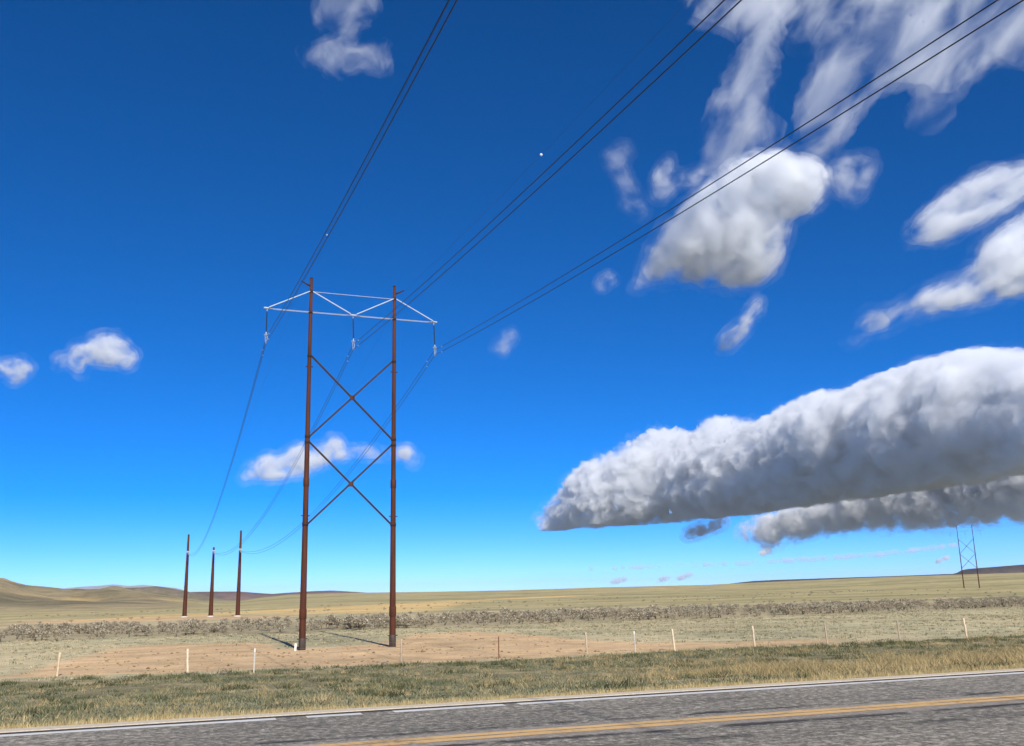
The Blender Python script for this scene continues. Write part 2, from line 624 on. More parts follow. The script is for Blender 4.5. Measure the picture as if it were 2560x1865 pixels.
# ---- distant ridges, each a solid body with a front slope, a top and a back
def ridge(name, label, tab, Y, width, front, mat_cols, seed, rough=0.06, step=4.0, cat='hill', rim=0.82):
    xs = np.arange(tab[0][0], tab[-1][0]+0.1, step)
    e = interp(tab, xs)
    n = len(xs)
    d = np.array([px_ray(xx, 1482-(xx-1280)*math.tan(ROLL)) for xx in xs])   # level lines of sight, unit depth
    prof = [(-front*1.3, -0.25), (-front, 0.0), (-front*0.62, 0.3), (-front*0.34, 0.58), (-front*0.12, rim), (0, 1.0), (width*0.3, 1.0), (width*0.6, 0.97), (width, 0.6), (width*1.5, -0.2)]
    V, C = [], []
    for k, (off, hf) in enumerate(prof):
        YY = Y+off*(1+0.25*noise2(xs/37, np.full(n, k*0.37), seed))
        top = 4+e*Y/SIGHT
        lo = 0.0
        nz = fbm2(xs/23.0, np.full(n, k*0.9), 4, seed+3)
        zz = lo+(top-lo)*hf*(1+rough*nz*(1 if 0 < hf < 1 else 0.15))
        V.append(np.stack([d[:, 0]*YY, YY, zz], 1))
        t = np.clip(hf, 0, 1)
        cc = np.array(mat_cols[0])*(1-t)+np.array(mat_cols[1])*t
        C.append(cc[None, :]*(1+0.35*nz[:, None]))
    V = np.array(V)
    m = len(prof)
    # close off the two ends
    V[:, 0, 2] = np.minimum(V[:, 0, 2], -20)
    V[:, -1, 2] = np.minimum(V[:, -1, 2], -20)
    i = np.arange(m-1)[:, None]
    j = np.arange(n-1)[None, :]
    F = np.stack([i*n+j, i*n+j+1, (i+1)*n+j+1, (i+1)*n+j], -1).reshape(-1, 4)
    me = np_mesh(name, V.reshape(-1, 3), F, True)
    color_attr(me, 'cover', np.array(C).reshape(-1, 3))
    o = link_mesh(name, me, M['hill'])
    tag(o, label, kind='structure')
    return o


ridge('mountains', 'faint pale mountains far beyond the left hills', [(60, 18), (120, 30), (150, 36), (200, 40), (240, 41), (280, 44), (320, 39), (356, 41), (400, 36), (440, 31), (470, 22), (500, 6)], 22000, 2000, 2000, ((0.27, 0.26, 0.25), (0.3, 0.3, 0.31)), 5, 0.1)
ridge('hills', 'rolling grey brown hill behind the left grassland', [(180, 20), (230, 30), (290, 35), (350, 34.5), (390, 37), (430, 30), (470, 21), (520, 12), (560, 2), (600, -4)], 3600, 400, 500, ((0.27, 0.23, 0.13), (0.17, 0.14, 0.1)), 7, 0.1)
ridge('mesa', 'low purple brown mesa behind the three dark poles', [(400, 12), (440, 18), (480, 20.5), (540, 20), (600, 18.5), (640, 14.5), (680, 11), (720, 13), (780, 15.5), (830, 16), (880, 12), (930, 8), (980, 3)], 5200, 700, 700, ((0.24, 0.16, 0.13), (0.13, 0.085, 0.08)), 9, 0.1, rim=0.86)
ridge('mesa', 'long dark flat topped mesa on the right horizon', [(1780, 6), (1850, 13), (1885, 16), (1950, 17.5), (2100, 19), (2250, 20.5), (2385, 22.5), (2396, 25), (2408, 31), (2425, 34), (2480, 37), (2560, 41.5), (2700, 45), (3000, 48)], 5200, 900, 330, ((0.13, 0.1, 0.075), (0.045, 0.035, 0.04)), 11, 0.05, rim=0.93)  # cloud shadow over this mesa is painted into its dark colours

# ------------------------------------------------------------------ highway
def road_local(l, s, z):
    p = RD*l+RN*s
    return (p[0], p[1], z)


def strip(name, l0, l1, s0, s1, z, mat, parent=None, thick=None, nl=2, wob=0.0, seed=0, z1=None):
    ls = np.linspace(l0, l1, nl)
    w0 = fbm2(ls/0.6, ls*0+1.5, 4, seed)*wob
    w1 = fbm2(ls/0.6, ls*0+7.5, 4, seed+1)*wob
    v, f = [], []
    for k in range(nl):
        v += [(ls[k], s0+w0[k], z), (ls[k], s1+w1[k], z if z1 is None else z1)]
    for k in range(nl-1):
        f.append((2*k, 2*k+2, 2*k+3, 2*k+1))
    if thick:
        o = len(v)
        v += [(a, b, c-thick) for a, b, c in v]
        for k in range(nl-1):
            f.append((2*k+1, 2*k+3, o+2*k+3, o+2*k+1))
            f.append((2*k, o+2*k, o+2*k+2, 2*k+2))
    me = bpy.data.meshes.new(name)
    me.from_pydata(v, [], f)
    me.update()
    o = link_mesh(name, me, mat, parent)
    if parent is None:
        o.rotation_euler = (0, 0, RA)
    return o


def asphalt():
    m, nt, out = new_mat('worn_asphalt')
    tc = nt.nodes.new('ShaderNodeTexCoord')
    obj = tc.outputs['Object']
    sep = nt.nodes.new('ShaderNodeSeparateXYZ')
    nt.links.new(obj, sep.inputs[0])
    mp = nt.nodes.new('ShaderNodeMapping')
    mp.inputs['Scale'].default_value = (0.16, 1.0, 1.0)
    nt.links.new(obj, mp.inputs['Vector'])
    chips = nd(nt, 'ShaderNodeTexVoronoi', Scale=17.0)
    nt.links.new(obj, chips.inputs['Vector'])
    n_f = noise_node(nt, obj, 7, 6, 0.85)
    n_m = noise_node(nt, mp.outputs['Vector'], 2.2, 6, 0.65)
    n_l = noise_node(nt, mp.outputs['Vector'], 0.5, 4, 0.6)
    base = ramp(nt, n_f, [(0.35, (0.04, 0.036, 0.03)), (0.5, (0.165, 0.153, 0.124)), (0.65, (0.56, 0.52, 0.43))])
    sepc = nt.nodes.new('ShaderNodeSeparateColor')
    nt.links.new(chips.outputs['Color'], sepc.inputs[0])
    base = mixc(nt, math_node(nt, 'MULTIPLY', sepc.outputs[0], 0.35), base, ramp(nt, sepc.outputs[1], [(0.0, (0.08, 0.073, 0.064)), (1.0, (0.46, 0.42, 0.36))]))
    base = mixc(nt, 0.75, base, ramp(nt, n_m, [(0.3, (0.7,)*3), (0.7, (1.25,)*3)]), 'MULTIPLY')
    base = mixc(nt, 0.8, base, ramp(nt, n_l, [(0.35, (0.8, 0.8, 0.8)), (0.65, (1.15, 1.13, 1.1))]), 'MULTIPLY')
    wob = math_node(nt, 'MULTIPLY', math_node(nt, 'SUBTRACT', n_m, 0.5), 0.9)
    s = math_node(nt, 'ADD', sep.outputs[1], wob)
    # pale worn band along the centre line
    d0 = math_node(nt, 'ABSOLUTE', math_node(nt, 'SUBTRACT', s, 14.0))
    pale = math_node(nt, 'MULTIPLY', math_node(nt, 'LESS_THAN', d0, 0.55), 0.55)
    base = mixc(nt, pale, base, (0.3, 0.265, 0.225))

    def crack(centre, w, k, amt):
        nonlocal base
        d = math_node(nt, 'ABSOLUTE', math_node(nt, 'SUBTRACT', math_node(nt, 'ADD', sep.outputs[1], math_node(nt, 'MULTIPLY', wob, k)), centre))
        on = math_node(nt, 'MULTIPLY', math_node(nt, 'SUBTRACT', 1.0, math_node(nt, 'DIVIDE', d, w), clamp=True), amt)
        brk = math_node(nt, 'MULTIPLY', on, ramp(nt, noise_node(nt, obj, 1.1, 3), [(0.42, (0, 0, 0)), (0.55, (1, 1, 1))]), clamp=True)
        base = mixc(nt, brk, base, (0.04, 0.037, 0.035))
    crack(14.8, 0.16, 0.6, 1.2)
    crack(13.3, 0.18, 0.8, 1.2)
    crack(16.4, 0.1, 1.2, 0.6)
    crack(12.2, 0.2, 1.4, 0.8)
    # fresh dark seal along the pavement edge
    edge = math_node(nt, 'GREATER_THAN', sep.outputs[1], 17.74)
    base = mixc(nt, math_node(nt, 'MULTIPLY', edge, 0.9), base, (0.03, 0.028, 0.027))
    principled(nt, out, base, 0.92, 0.0, 0.25, n_f, 0.012, 0.7)
    return m


def paint(name, colr, wear):
    m, nt, out = new_mat(name)
    tc = nt.nodes.new('ShaderNodeTexCoord')
    n = noise_node(nt, tc.outputs['Object'], 9, 6, 0.7)
    n2 = noise_node(nt, tc.outputs['Object'], 1.3, 3, 0.6)
    f = math_node(nt, 'ADD', math_node(nt, 'MULTIPLY', n, 0.6), math_node(nt, 'MULTIPLY', n2, 0.4))
    c = ramp(nt, f, [(wear-0.1, tuple(0.35*x+0.05 for x in colr)), (wear, tuple(0.85*x for x in colr)), (wear+0.2, colr)])
    principled(nt, out, c, 0.8, 0.0, 0.2)
    return m


road = strip('road', -160, 320, 6.4, 18.0, 2.0, asphalt(), None, 0.2)
tag(road, kind='structure')
M['white_paint'] = paint('white_road_paint', (0.64, 0.63, 0.6), 0.38)
M['yellow_paint'] = paint('yellow_road_paint', (0.64, 0.42, 0.185), 0.47)


def l_at(x, y, z=2.0):
    d = px_ray(x, y)
    p = CAM+d*((z-CAM[2])/d[2])
    return float(p[0]*RD[0]+p[1]*RD[1])


cuts = [l_at(690, 1798), l_at(766, 1793), l_at(905, 1785), l_at(985, 1780), l_at(1263, 1763), l_at(1298, 1761)]
for a, b in ((-160, cuts[0]), (cuts[1], cuts[2]), (cuts[3], cuts[4]), (cuts[5], 320)):
    strip('edge_line', a, b, 17.46, 17.72, 2.004, M['white_paint'], road, nl=max(8, int((b-a)/0.5)), wob=0.018, seed=int(a)+300)
for s0 in (13.76, 14.06):
    strip('centre_line', -160, 320, s0, s0+0.24, 2.004, M['yellow_paint'], road, nl=1400, wob=0.07, seed=int(s0*100))
m, nt, out = new_mat('sandy_shoulder')
g = nt.nodes.new('ShaderNodeNewGeometry')
principled(nt, out, ramp(nt, noise_node(nt, g.outputs['Position'], 14, 6, 0.7), [(0.3, (0.42, 0.36, 0.27)), (0.7, (0.66, 0.585, 0.46))]), 0.95)
sh = strip('road_shoulder', -160, 320, 18.02, 18.62, 2.012, m, None, 0.12, nl=900, wob=0.05, seed=77, z1=1.99)
tag(sh, kind='structure')

# ------------------------------------------------------------------ H-frame tower
TL = np.array([-16.846, 77.629])
TR = np.array([-10.134, 80.31])
TC = (TL+TR)/2
TE = (TR-TL)/np.linalg.norm(TR-TL)
HALF = np.linalg.norm(TR-TL)/2
T_RZ = math.atan2(TE[1], TE[0])
TZ = terr(*TC)


def pole_radius(z, H=30.37, rb=0.27, rt=0.13):
    return rb+(rt-rb)*z/H


def build_tower():
    root = empty('power_line_tower', (TC[0], TC[1], 0), T_RZ)
    for sx in (-1, 1):
        x = sx*HALF
        zs = [-1.5, 0, 3.0, 8, 13.4, 18, 24, 30.37]
        p = MB().tube([(x, 0, z) for z in zs], [pole_radius(z) for z in zs], 12, True).build('pole', M['rust'], root)
        cap = MB().tube([(x, 0, 30.37), (x, 0, 30.43), (x, 0, 30.47)], [0.145, 0.145, 0.09], 12).build('pole_cap', M['rust_dark'], p)
        for z0, z1 in ((2.35, 3.15), (12.75, 13.45)):
            MB().tube([(x, 0, z0), (x, 0, z0+0.04), (x, 0, z1-0.04), (x, 0, z1)], [pole_radius(z0)+0.01, pole_radius(z0)+0.035, pole_radius(z1)+0.035, pole_radius(z1)+0.01], 12).build('splice_sleeve', M['rust'], p)
        MB().tube([(x, 0, -0.6), (x, 0, 0.86), (x, 0, 0.9)], [0.288, 0.284, 0.272], 12).build('base_sleeve', M['sleeve'], p)
        for z in (0.85, 10.4, 22.7):
            r = pole_radius(z)
            MB().beam((x-r-0.14, 0, z), (x+r+0.14, 0, z), 0.1, 0.07).build('jacking_lug', M['rust_dark'], p)
        for z in (9.72, 16.38, 16.85, 23.63):
            r = pole_radius(z)
            MB().tube([(x, 0, z-0.12), (x, 0, z+0.12)], [r+0.025, r+0.025], 12).build('brace_collar', M['rust_dark'], p)
        MB().tube([(x+sx*0.05, 0, 29.72), (x+sx*0.4, 0, 29.86), (x+sx*0.86, 0, 30.12)], [0.09, 0.07, 0.05], 8).build('shield_wire_arm', M['rust_dark'], root)
    # X braces, two bays
    for za, zb, zc in ((23.63, 16.85, 20.22), (16.38, 9.72, 12.99)):
        for sx in (-1, 1):
            a = (sx*(HALF-0.15), 0.07*sx, za)
            b = (-sx*(HALF-0.17), 0.07*sx, zb)
            MB().beam(a, b, 0.14, 0.14, (0, 1, 0)).build('cross_brace', M['rust_dark'], root)
        MB().beam((0, -0.17, zc-0.2), (0, -0.17, zc+0.2), 0.4, 0.04, (0, 1, 0)).build('brace_plate', M['rust'], root)
    # galvanized top frame
    tip = HALF+3.58
    for y in (-0.28, 0.28):
        MB().beam((-tip, y*0.35, 27.42), (tip, y*0.35, 27.42), 0.035, 0.045).build('cross_arm', M['galv_dull'], root)
    MB().beam((-HALF+0.1, 0.22, 29.3), (HALF-0.1, 0.22, 29.3), 0.05, 0.055).build('tie_beam', M['galv_dull'], root)
    for a, b in (((-tip+0.12, 27.5), (-HALF-0.12, 29.2)), ((-HALF+0.12, 29.2), (-0.25, 27.52)), ((0.25, 27.52), (HALF-0.12, 29.2)), ((HALF+0.12, 29.2), (tip-0.12, 27.5))):
        MB().beam((a[0], -0.2, a[1]), (b[0], -0.2, b[1]), 0.07, 0.075).build('strut', M['galv'], root)
    for x in (-tip, 0, tip):
        MB().beam((x-0.28, -0.03, 27.46), (x+0.28, -0.03, 27.46), 0.2, 0.1).build('gusset', M['galv'], root)
    for sx in (-1, 1):
        for z in (27.42, 29.25):
            MB().tube([(sx*HALF, 0, z-0.1), (sx*HALF, 0, z+0.1)], pole_radius(z)+0.04, 12).build('arm_collar', M['rust_dark'], root)
    # suspension strings
    for x, lean in ((-tip, -0.02), (0, 0.06), (tip, 0.09)):
        zt, zb = 27.3, 25.36
        mb = MB()
        ax = lambda z: (x+lean*(zt-z)/(zt-zb), 0, z)
        mb.tube([ax(zt), ax(zb)], 0.028, 8)
        n = 34
        for k in range(n):
            z = zt-0.2-(zt-zb-0.3)*k/(n-1)
            mb.tube([ax(z+0.022), ax(z), ax(z-0.006)], [0.03, 0.075 if k % 2 else 0.06, 0.03], 10, True, False)
        st = mb.build('insulator', M['polymer'], root)
        MB().tube([ax(27.38), ax(27.18)], 0.035, 8).build('end_fitting', M['galv'], st)
        yk = MB()
        X = x+lean
        yk.tube([(X, 0, 25.4), (X, 0, 25.05)], 0.035, 8)
        yk.beam((X-0.07, 0, 25.05), (X-0.02, 0, 24.4), 0.03, 0.03)
        yk.beam((X+0.11, 0, 25.05), (X+0.06, 0, 24.4), 0.03, 0.03)
        yk.beam((X-0.1, 0, 25.06), (X+0.14, 0, 25.06), 0.04, 0.06)
        yk.build('yoke', M['galv'], st)
        MB().ring((X, 0, 25.16), 0.17, 0.022, 'z').build('corona_ring', M['galv'], st)
        for z in (24.93, 24.47):
            MB().tube([(X+0.02, -0.34, z-0.06), (X+0.02, -0.14, z+0.02), (X+0.02, 0.14, z+0.02), (X+0.02, 0.34, z-0.06)], [0.025, 0.055, 0.055, 0.025], 8).build('suspension_clamp', M['galv'], st)
    return root


def copy_tree(o, parent=None):
    c = o.copy()
    col.objects.link(c)
    c.parent = parent
    for ch in list(o.children):
        copy_tree(ch, c)
    return c


tower = build_tower()
tag(tower, 'tall rust brown two pole power line tower with two X braces standing on dirt', 'tower', 'two pole H frame towers')
far_tower = copy_tree(tower)
far_tower.location = (221.4, 480, terr(221.4, 480)-0.1)
far_tower.rotation_euler = (0, 0, math.radians(-44))
tag(far_tower, 'small distant two pole power line tower in front of the mesa at far right', 'tower', 'two pole H frame towers')

# ------------------------------------------------------------------ dead-end poles far left
POLES = [((-80.58, 239.17), 19.7, 15.5, 'leftmost of the three dark tapered steel poles beyond the brush'),
         ((-71.73, 231.11), 16.0, 15.2, 'shortest, middle one of the three dark tapered steel poles'),
         ((-65.37, 230.94), 19.8, 15.4, 'right hand, tallest looking of the three dark tapered steel poles')]
for (x, y), H, za, lab in POLES:
    zt = terr(x, y)
    root = empty('steel_pole', (x, y, 0))
    zs = [zt-1, 0, 5, 10, 15, H]
    sh_ = MB().tube([(0, 0, z) for z in zs], [0.54-0.31*max(z, 0)/H for z in zs], 12).build('shaft', M['rust'], root)
    MB().tube([(0, 0, H), (0, 0, H+0.1)], [0.25, 0.18], 12).build('cap', M['rust_dark'], sh_)
    MB().tube([(0, 0, zt-1), (0, 0, zt+0.28), (0, 0, zt+0.32)], [0.95, 0.95, 0.88], 16).build('footing', M['concrete'], root)
    MB().tube([(0, 0, zt+0.3), (0, 0, zt+0.4)], 0.72, 16).build('base_flange', M['rust_dark'], root)
    MB().tube([(0, 0, za-0.22), (0, 0, za+0.22)], 0.34, 12).build('attachment_band', M['galv'], root)
    dirv = Vector((TC[0]-x, TC[1]-y, 0)).normalized()
    p0 = Vector((0, 0, za))+dirv*0.3
    p1 = Vector((0, 0, za-0.55))+dirv*3.3
    mb = MB().tube([p0, p1], 0.03, 8)
    for k in range(30):
        q = p0.lerp(p1, 0.08+0.84*k/29)
        mb.tube([q, q+dirv*0.02], [0.1, 0.06], 8, True, False)
    ins = mb.build('strain_insulator', M['polymer'], root)
    MB().ball(p1, 0.14).ring(p1, 0.24, 0.03, 'y').build('corona_ring', M['galv'], ins)
    MB().tube([p1, p1+Vector((0, 0, -0.9))+dirv*-1.5, Vector((0.2, 0.4, za-2.0)), Vector((-0.3, 1.2, za-1.2))], 0.018, 6).build('jumper', M['wire'], root)
    tag(root, lab, 'pole', 'three dead end poles')

# ------------------------------------------------------------------ wires
AZ = math.radians(-70.43)
WD = np.array([math.cos(AZ), math.sin(AZ)])
PH_U = {'left': -7.2, 'middle': 0.07, 'right': 7.28}


def wire(name, pts, r, label, group, balls=(), mat='wire'):
    o = MB().tube(pts, r, 6).build(name, M[mat], None)
    tag(o, label, 'cable', group)
    for (p, rad, nm, mt) in balls:
        MB().ball(p, rad).build(nm, M[mt], o)
    return o


Z0, B0, C0 = 24.70, -0.1053, 3.647e-4
for k, (ph, u) in enumerate(PH_U.items()):
    base = TC+TE*u
    for lvl, dz in (('upper', 0.232), ('lower', -0.232)):
        pts = []
        for s in np.concatenate([np.linspace(0, 6, 4), np.linspace(10, 170, 41)]):
            p = base+WD*s
            pts.append((p[0], p[1], Z0+dz+B0*s+C0*s*s))
        sb = 2.3
        p = base+WD*sb
        d = [((p[0], p[1], Z0+dz+B0*sb-0.02), 0.06, 'damper', 'galv')]
        wire('conductor', pts, 0.022, f'{lvl} wire of the {ph} pair crossing the sky from tower towards top', 'near span conductors', d)
    (ex, ey), H, za, _ = POLES[k]
    dv = np.array([TC[0]-ex, TC[1]-ey])
    dv /= np.linalg.norm(dv)
    e2 = np.array([ex, ey])+dv*3.3
    S = np.linalg.norm(e2-base)
    z1 = za-0.55
    for lvl, dz in (('upper', 0.232), ('lower', -0.232)):
        pts = []
        for t in np.linspace(0, 1, 50):
            p = base+(e2-base)*t
            w = dz*(1-sst(0.85, 1.0, t)*0.8)
            pts.append((p[0], p[1], (Z0+w)+(z1-Z0)*t-4*5.6*t*(1-t)))
        tb = 2.4/S
        p = base+(e2-base)*tb
        d = [((p[0], p[1], Z0+dz+(z1-Z0)*tb-22.4*tb*(1-tb)), 0.06, 'damper', 'galv')]
        wire('conductor', pts, 0.022, f'{lvl} wire of the {ph} pair sagging from tower down to dark poles', 'far span conductors', d)
for side, u, s_ball in (('left', -HALF-0.86, 14.4), ('right', HALF+0.86, 33.5)):
    base = TC+TE*u
    zt = 30.08
    f = lambda s: zt-0.089*s+4.2e-4*s*s
    pts = [(*(base+WD*s), f(s)) for s in np.linspace(0, 170, 50)]
    p = base+WD*s_ball
    wire('shield_wire', pts, 0.006, f'thin shield wire with a white bead from {side} pole top towards the camera', 'shield wires', [((p[0], p[1], f(s_ball)), 0.08 if side == 'right' else 0.045, 'bead', 'marker')])
    (ex, ey), H, za, _ = POLES[0 if side == 'left' else 2]
    S = np.linalg.norm(np.array([ex, ey])-base)
    pts = []
    for t in np.linspace(0, 1, 40):
        p = base+(np.array([ex, ey])-base)*t
        pts.append((p[0], p[1], zt+(19.4-zt)*t-4*4.2*t*(1-t)))
    wire('shield_wire', pts, 0.006, f'thin shield wire from {side} pole top away to the dark poles', 'shield wires')

# ------------------------------------------------------------------ fence
POSTS = [((-25.9, 56.1), 1.25, 'w', 5), ((-18.5, 55.95), 1.35, 'w', -3), ((-14.68, 55.44), 1.27, 's', 1.5), ((-6.95, 59.09), 1.4, 'g', 1.2), ((-1.23, 62.44), 1.35, 'r', 0.5),
         ((4.5, 65.14), 1.34, 'g', -3), ((7.7, 65.68), 1.3, 's', -1.5), ((10.35, 65.99), 1.37, 'w', -4), ((16.0, 67.47), 1.43, 'w', -2.5), ((21.75, 70.16), 1.42, 'g', -3.5), ((27.6, 72.05), 1.38, 'g', -3), ((33.9, 75.3), 1.38, 'w', -4)]
fence = empty('wire_fence', (0, 0, 0))
tag(fence, 'wire fence of weathered posts between the green verge and the dirt pad', 'fence')
tops = []
for (x, y), h, kind, lean in POSTS:
    z = terr(x, y)
    mat = M[{'w': 'post_wood', 'g': 'post_grey', 's': 'post_steel', 'r': 'post_rust'}[kind]]
    dx = math.sin(math.radians(lean))*h
    mb = MB()
    if kind in 'wg':
        r = 0.075 if kind == 'w' else 0.06
        n = 5
        pts = [(x+dx*t+random.uniform(-0.012, 0.012), y+random.uniform(-0.01, 0.01), z-0.3+(h+0.3)*t) for t in [k/n for k in range(n+1)]]
        rr = [r*random.uniform(0.88, 1.05) for _ in pts]
        pts.append((pts[-1][0], pts[-1][1], pts[-1][2]+0.02))
        rr.append(rr[-1]*0.75)
        mb.tube(pts, rr, 9)
    else:
        mb.beam((x, y, z-0.3), (x+dx, y, z+h), 0.075, 0.03, (0, 1, 0))
        mb.beam((x, y-0.03, z-0.3), (x+dx, y-0.03, z+h), 0.02, 0.05, (0, 1, 0))
        if kind == 's':
            pass
    po = mb.build('post', mat, fence)
    if kind == 's':
        MB().beam((x+dx*0.86, y-0.004, z+h*0.86), (x+dx*1.0, y-0.004, z+h+0.01), 0.085, 0.085, (0, 1, 0)).build('post_cap', M['stake'], po)
    tops.append((x, y, z, dx, h))
for frac in (0.22, 0.45, 0.68, 0.92):
    pts = []
    for a, b in zip(tops[:-1], tops[1:]):
        pa = Vector((a[0]+a[3]*frac, a[1]-0.08, a[2]+a[4]*frac))
        pb = Vector((b[0]+b[3]*frac, b[1]-0.08, b[2]+b[4]*frac))
        for t in (0, 0.25, 0.5, 0.75):
            q = pa.lerp(pb, t)
            q.z -= 0.05*4*t*(1-t)
            pts.append(q)
    pts.append(pb)
    MB().tube(pts, 0.0022, 4).build('wire_strand', M['galv_dull'], fence)

sx_, sy_ = TL+np.array([-0.42, -0.5])
st = MB().beam((sx_, sy_, terr(sx_, sy_)-0.2), (sx_+0.03, sy_, terr(sx_, sy_)+0.55), 0.16, 0.05, (0, 1, 0)).build('marker_stake', M['stake'])
tag(st, 'short white marker stake at the foot of the left tower pole', 'stake')


def rock(x, y, r, label, seed):
    rs = np.random.default_rng(seed)
    mb = MB().ball((0, 0, 0), r, 9, 6, 0.6)
    mb.v = [tuple(np.array(p)*(1+0.35*(rs.random()-0.5))) for p in mb.v]
    o = mb.build('stone', M['rock'])
    o.location = (x, y, terr(x, y)+r*0.2)
    tag(o, label, 'stone', 'stones at the verge edge')


rock(-18.1, 55.6, 0.14, 'dark stone at the foot of the second fence post from the left', 1)
rock(-7.9, 58.9, 0.2, 'dark stone beside the grey fence post near the right tower pole', 2)
rock(-16.2, 55.0, 0.22, 'dark clod at the verge edge left of the tower', 3)

# clods and pebbles turned up on the pad
rs = np.random.default_rng(91)
P = np.stack([rs.uniform(-36, 20, 6000), rs.uniform(54, 108, 6000)], 1)
P = P[poly_sd(P[:, 0], P[:, 1], PAD) < 0.5]
P = P[rs.random(len(P)) < np.clip(0.35+fbm2(P[:, 0]/6, P[:, 1]/6, 3, 171), 0.05, 1)]
base_v = np.array([(1, 0, 0), (-1, 0, 0), (0, 1, 0), (0, -1, 0), (0, 0, 1), (0, 0, -1)], float)
base_f = np.array([(0, 2, 4), (2, 1, 4), (1, 3, 4), (3, 0, 4), (2, 0, 5), (1, 2, 5), (3, 1, 5), (0, 3, 5)])
r = 0.03+0.09*rs.random(len(P))**3
V = base_v[None]*(0.7+0.6*rs.random((len(P), 6, 1)))*r[:, None, None]*np.array([1.2, 1.2, 0.7])
V = V+np.stack([P[:, 0], P[:, 1], terrain(P[:, 0], P[:, 1])+r*0.2], 1)[:, None, :]
F = (base_f[None]+6*np.arange(len(P))[:, None, None]).reshape(-1, 3)
me = np_mesh('clods', V.reshape(-1, 3), F)
color_attr(me, 'cover', np.repeat(np.array([[0.4, 0.28, 0.16]])*(0.5+0.8*rs.random((len(P), 1))), 6, axis=0))
tag(link_mesh('clods', me, M['blade']), 'loose clods and pebbles on the cleared dirt', kind='stuff')

# ------------------------------------------------------------------ grass
def blades(name, P, H, W, lean, colr, mat, per, spread, seed, label, cat=None, sunk=0.02):
    """many narrow leaf triangles in tufts at points P (n,2)"""
    rs = np.random.default_rng(seed)
    n = len(P)
    N = n*per
    idx = np.repeat(np.arange(n), per)
    bx = P[idx, 0]+rs.normal(0, 1, N)*spread[idx]
    by = P[idx, 1]+rs.normal(0, 1, N)*spread[idx]
    bz = terrain(P[:, 0], P[:, 1])[idx]-sunk
    an = rs.random(N)*2*math.pi
    h = H[idx]*(0.55+0.6*rs.random(N))
    w = W[idx]*(0.7+0.6*rs.random(N))
    ln = lean*(rs.random(N)*1.2)*h
    la = rs.random(N)*2*math.pi
    tx, ty = bx+np.cos(la)*ln, by+np.sin(la)*ln
    V = np.empty((N, 3, 3), np.float32)
    V[:, 0] = np.stack([bx-np.cos(an)*w/2, by-np.sin(an)*w/2, bz], 1)
    V[:, 1] = np.stack([bx+np.cos(an)*w/2, by+np.sin(an)*w/2, bz], 1)
    V[:, 2] = np.stack([tx, ty, bz+h], 1)
    me = np_mesh(name, V.reshape(-1, 3), np.arange(N*3).reshape(-1, 3))
    c = colr[idx]*(0.75+0.5*rs.random((N, 1)))
    cc = np.repeat(c, 3, axis=0)
    color_attr(me, 'cover', cc)
    o = link_mesh(name, me, mat)
    tag(o, label, cat, kind='stuff')
    return o


def scatter(n, l0, l1, s0, s1, seed):
    rs = np.random.default_rng(seed)
    l = l0+(l1-l0)*rs.random(n)
    s = s0+(s1-s0)*rs.random(n)
    return np.outer(l, RD)+np.outer(s, RN), l, s


def in_view(P, m=120):
    bp = bearing_px(P[:, 0], P[:, 1])
    return (bp > -m) & (bp < 2560+m) & (P[:, 1] > 5)


# green verge
P, l, s = scatter(76000, -60, 75, 19.2, 58.8, 11)
k = in_view(P)
P, l, s = P[k], l[k], s[k]
n1 = fbm2(P[:, 0]/3.2, P[:, 1]/3.2, 4, 101)
n2 = fbm2(P[:, 0]/0.9, P[:, 1]/0.9, 3, 103)
edge = 57.8+n1*1.4+n2*0.9
keep = (s < edge) & (RNG.random(len(s)) < np.clip(0.8+1.1*n1+0.7*n2, 0.3, 1))
P, l, s, n1, n2 = P[keep], l[keep], s[keep], n1[keep], n2[keep]
tan_ = np.clip(sst(21.6, 19.4, s+n2*1.2)+sst(8, 24, l-(s-19)*0.25)*sst(50, 30, s)*(0.72+0.5*n1)+sst(0.1, 0.5, n2+0.2*n1)*0.45, 0, 1)
pick = RNG.random(len(s)) < tan_*0.72+0.06
green = np.array([0.155, 0.17, 0.098])
grn2 = np.array([0.285, 0.275, 0.175])
tanc = np.array([0.46, 0.36, 0.18])
mixg = np.clip(0.5+1.2*n2, 0, 1)[:, None]
colr = np.where(pick[:, None], tanc*(0.75+0.4*RNG.random((len(s), 1))), green*(1-mixg)+grn2*mixg)
H = np.where(pick, 0.1+0.11*RNG.random(len(s))*(1+1.8*sst(6, 24, l)), 0.05+0.08*RNG.random(len(s)))*np.clip(0.9+1.1*n1, 0.45, 1.7)
H = H*(1-0.45*sst(20.5, 19.2, s))
W = np.where(pick, 0.022, 0.06)
blades('grass', P, H, W, 1.3, colr, M['blade'], 13, np.where(pick, 0.07, 0.15), 12, 'mottled green and tan roadside grass on the verge')

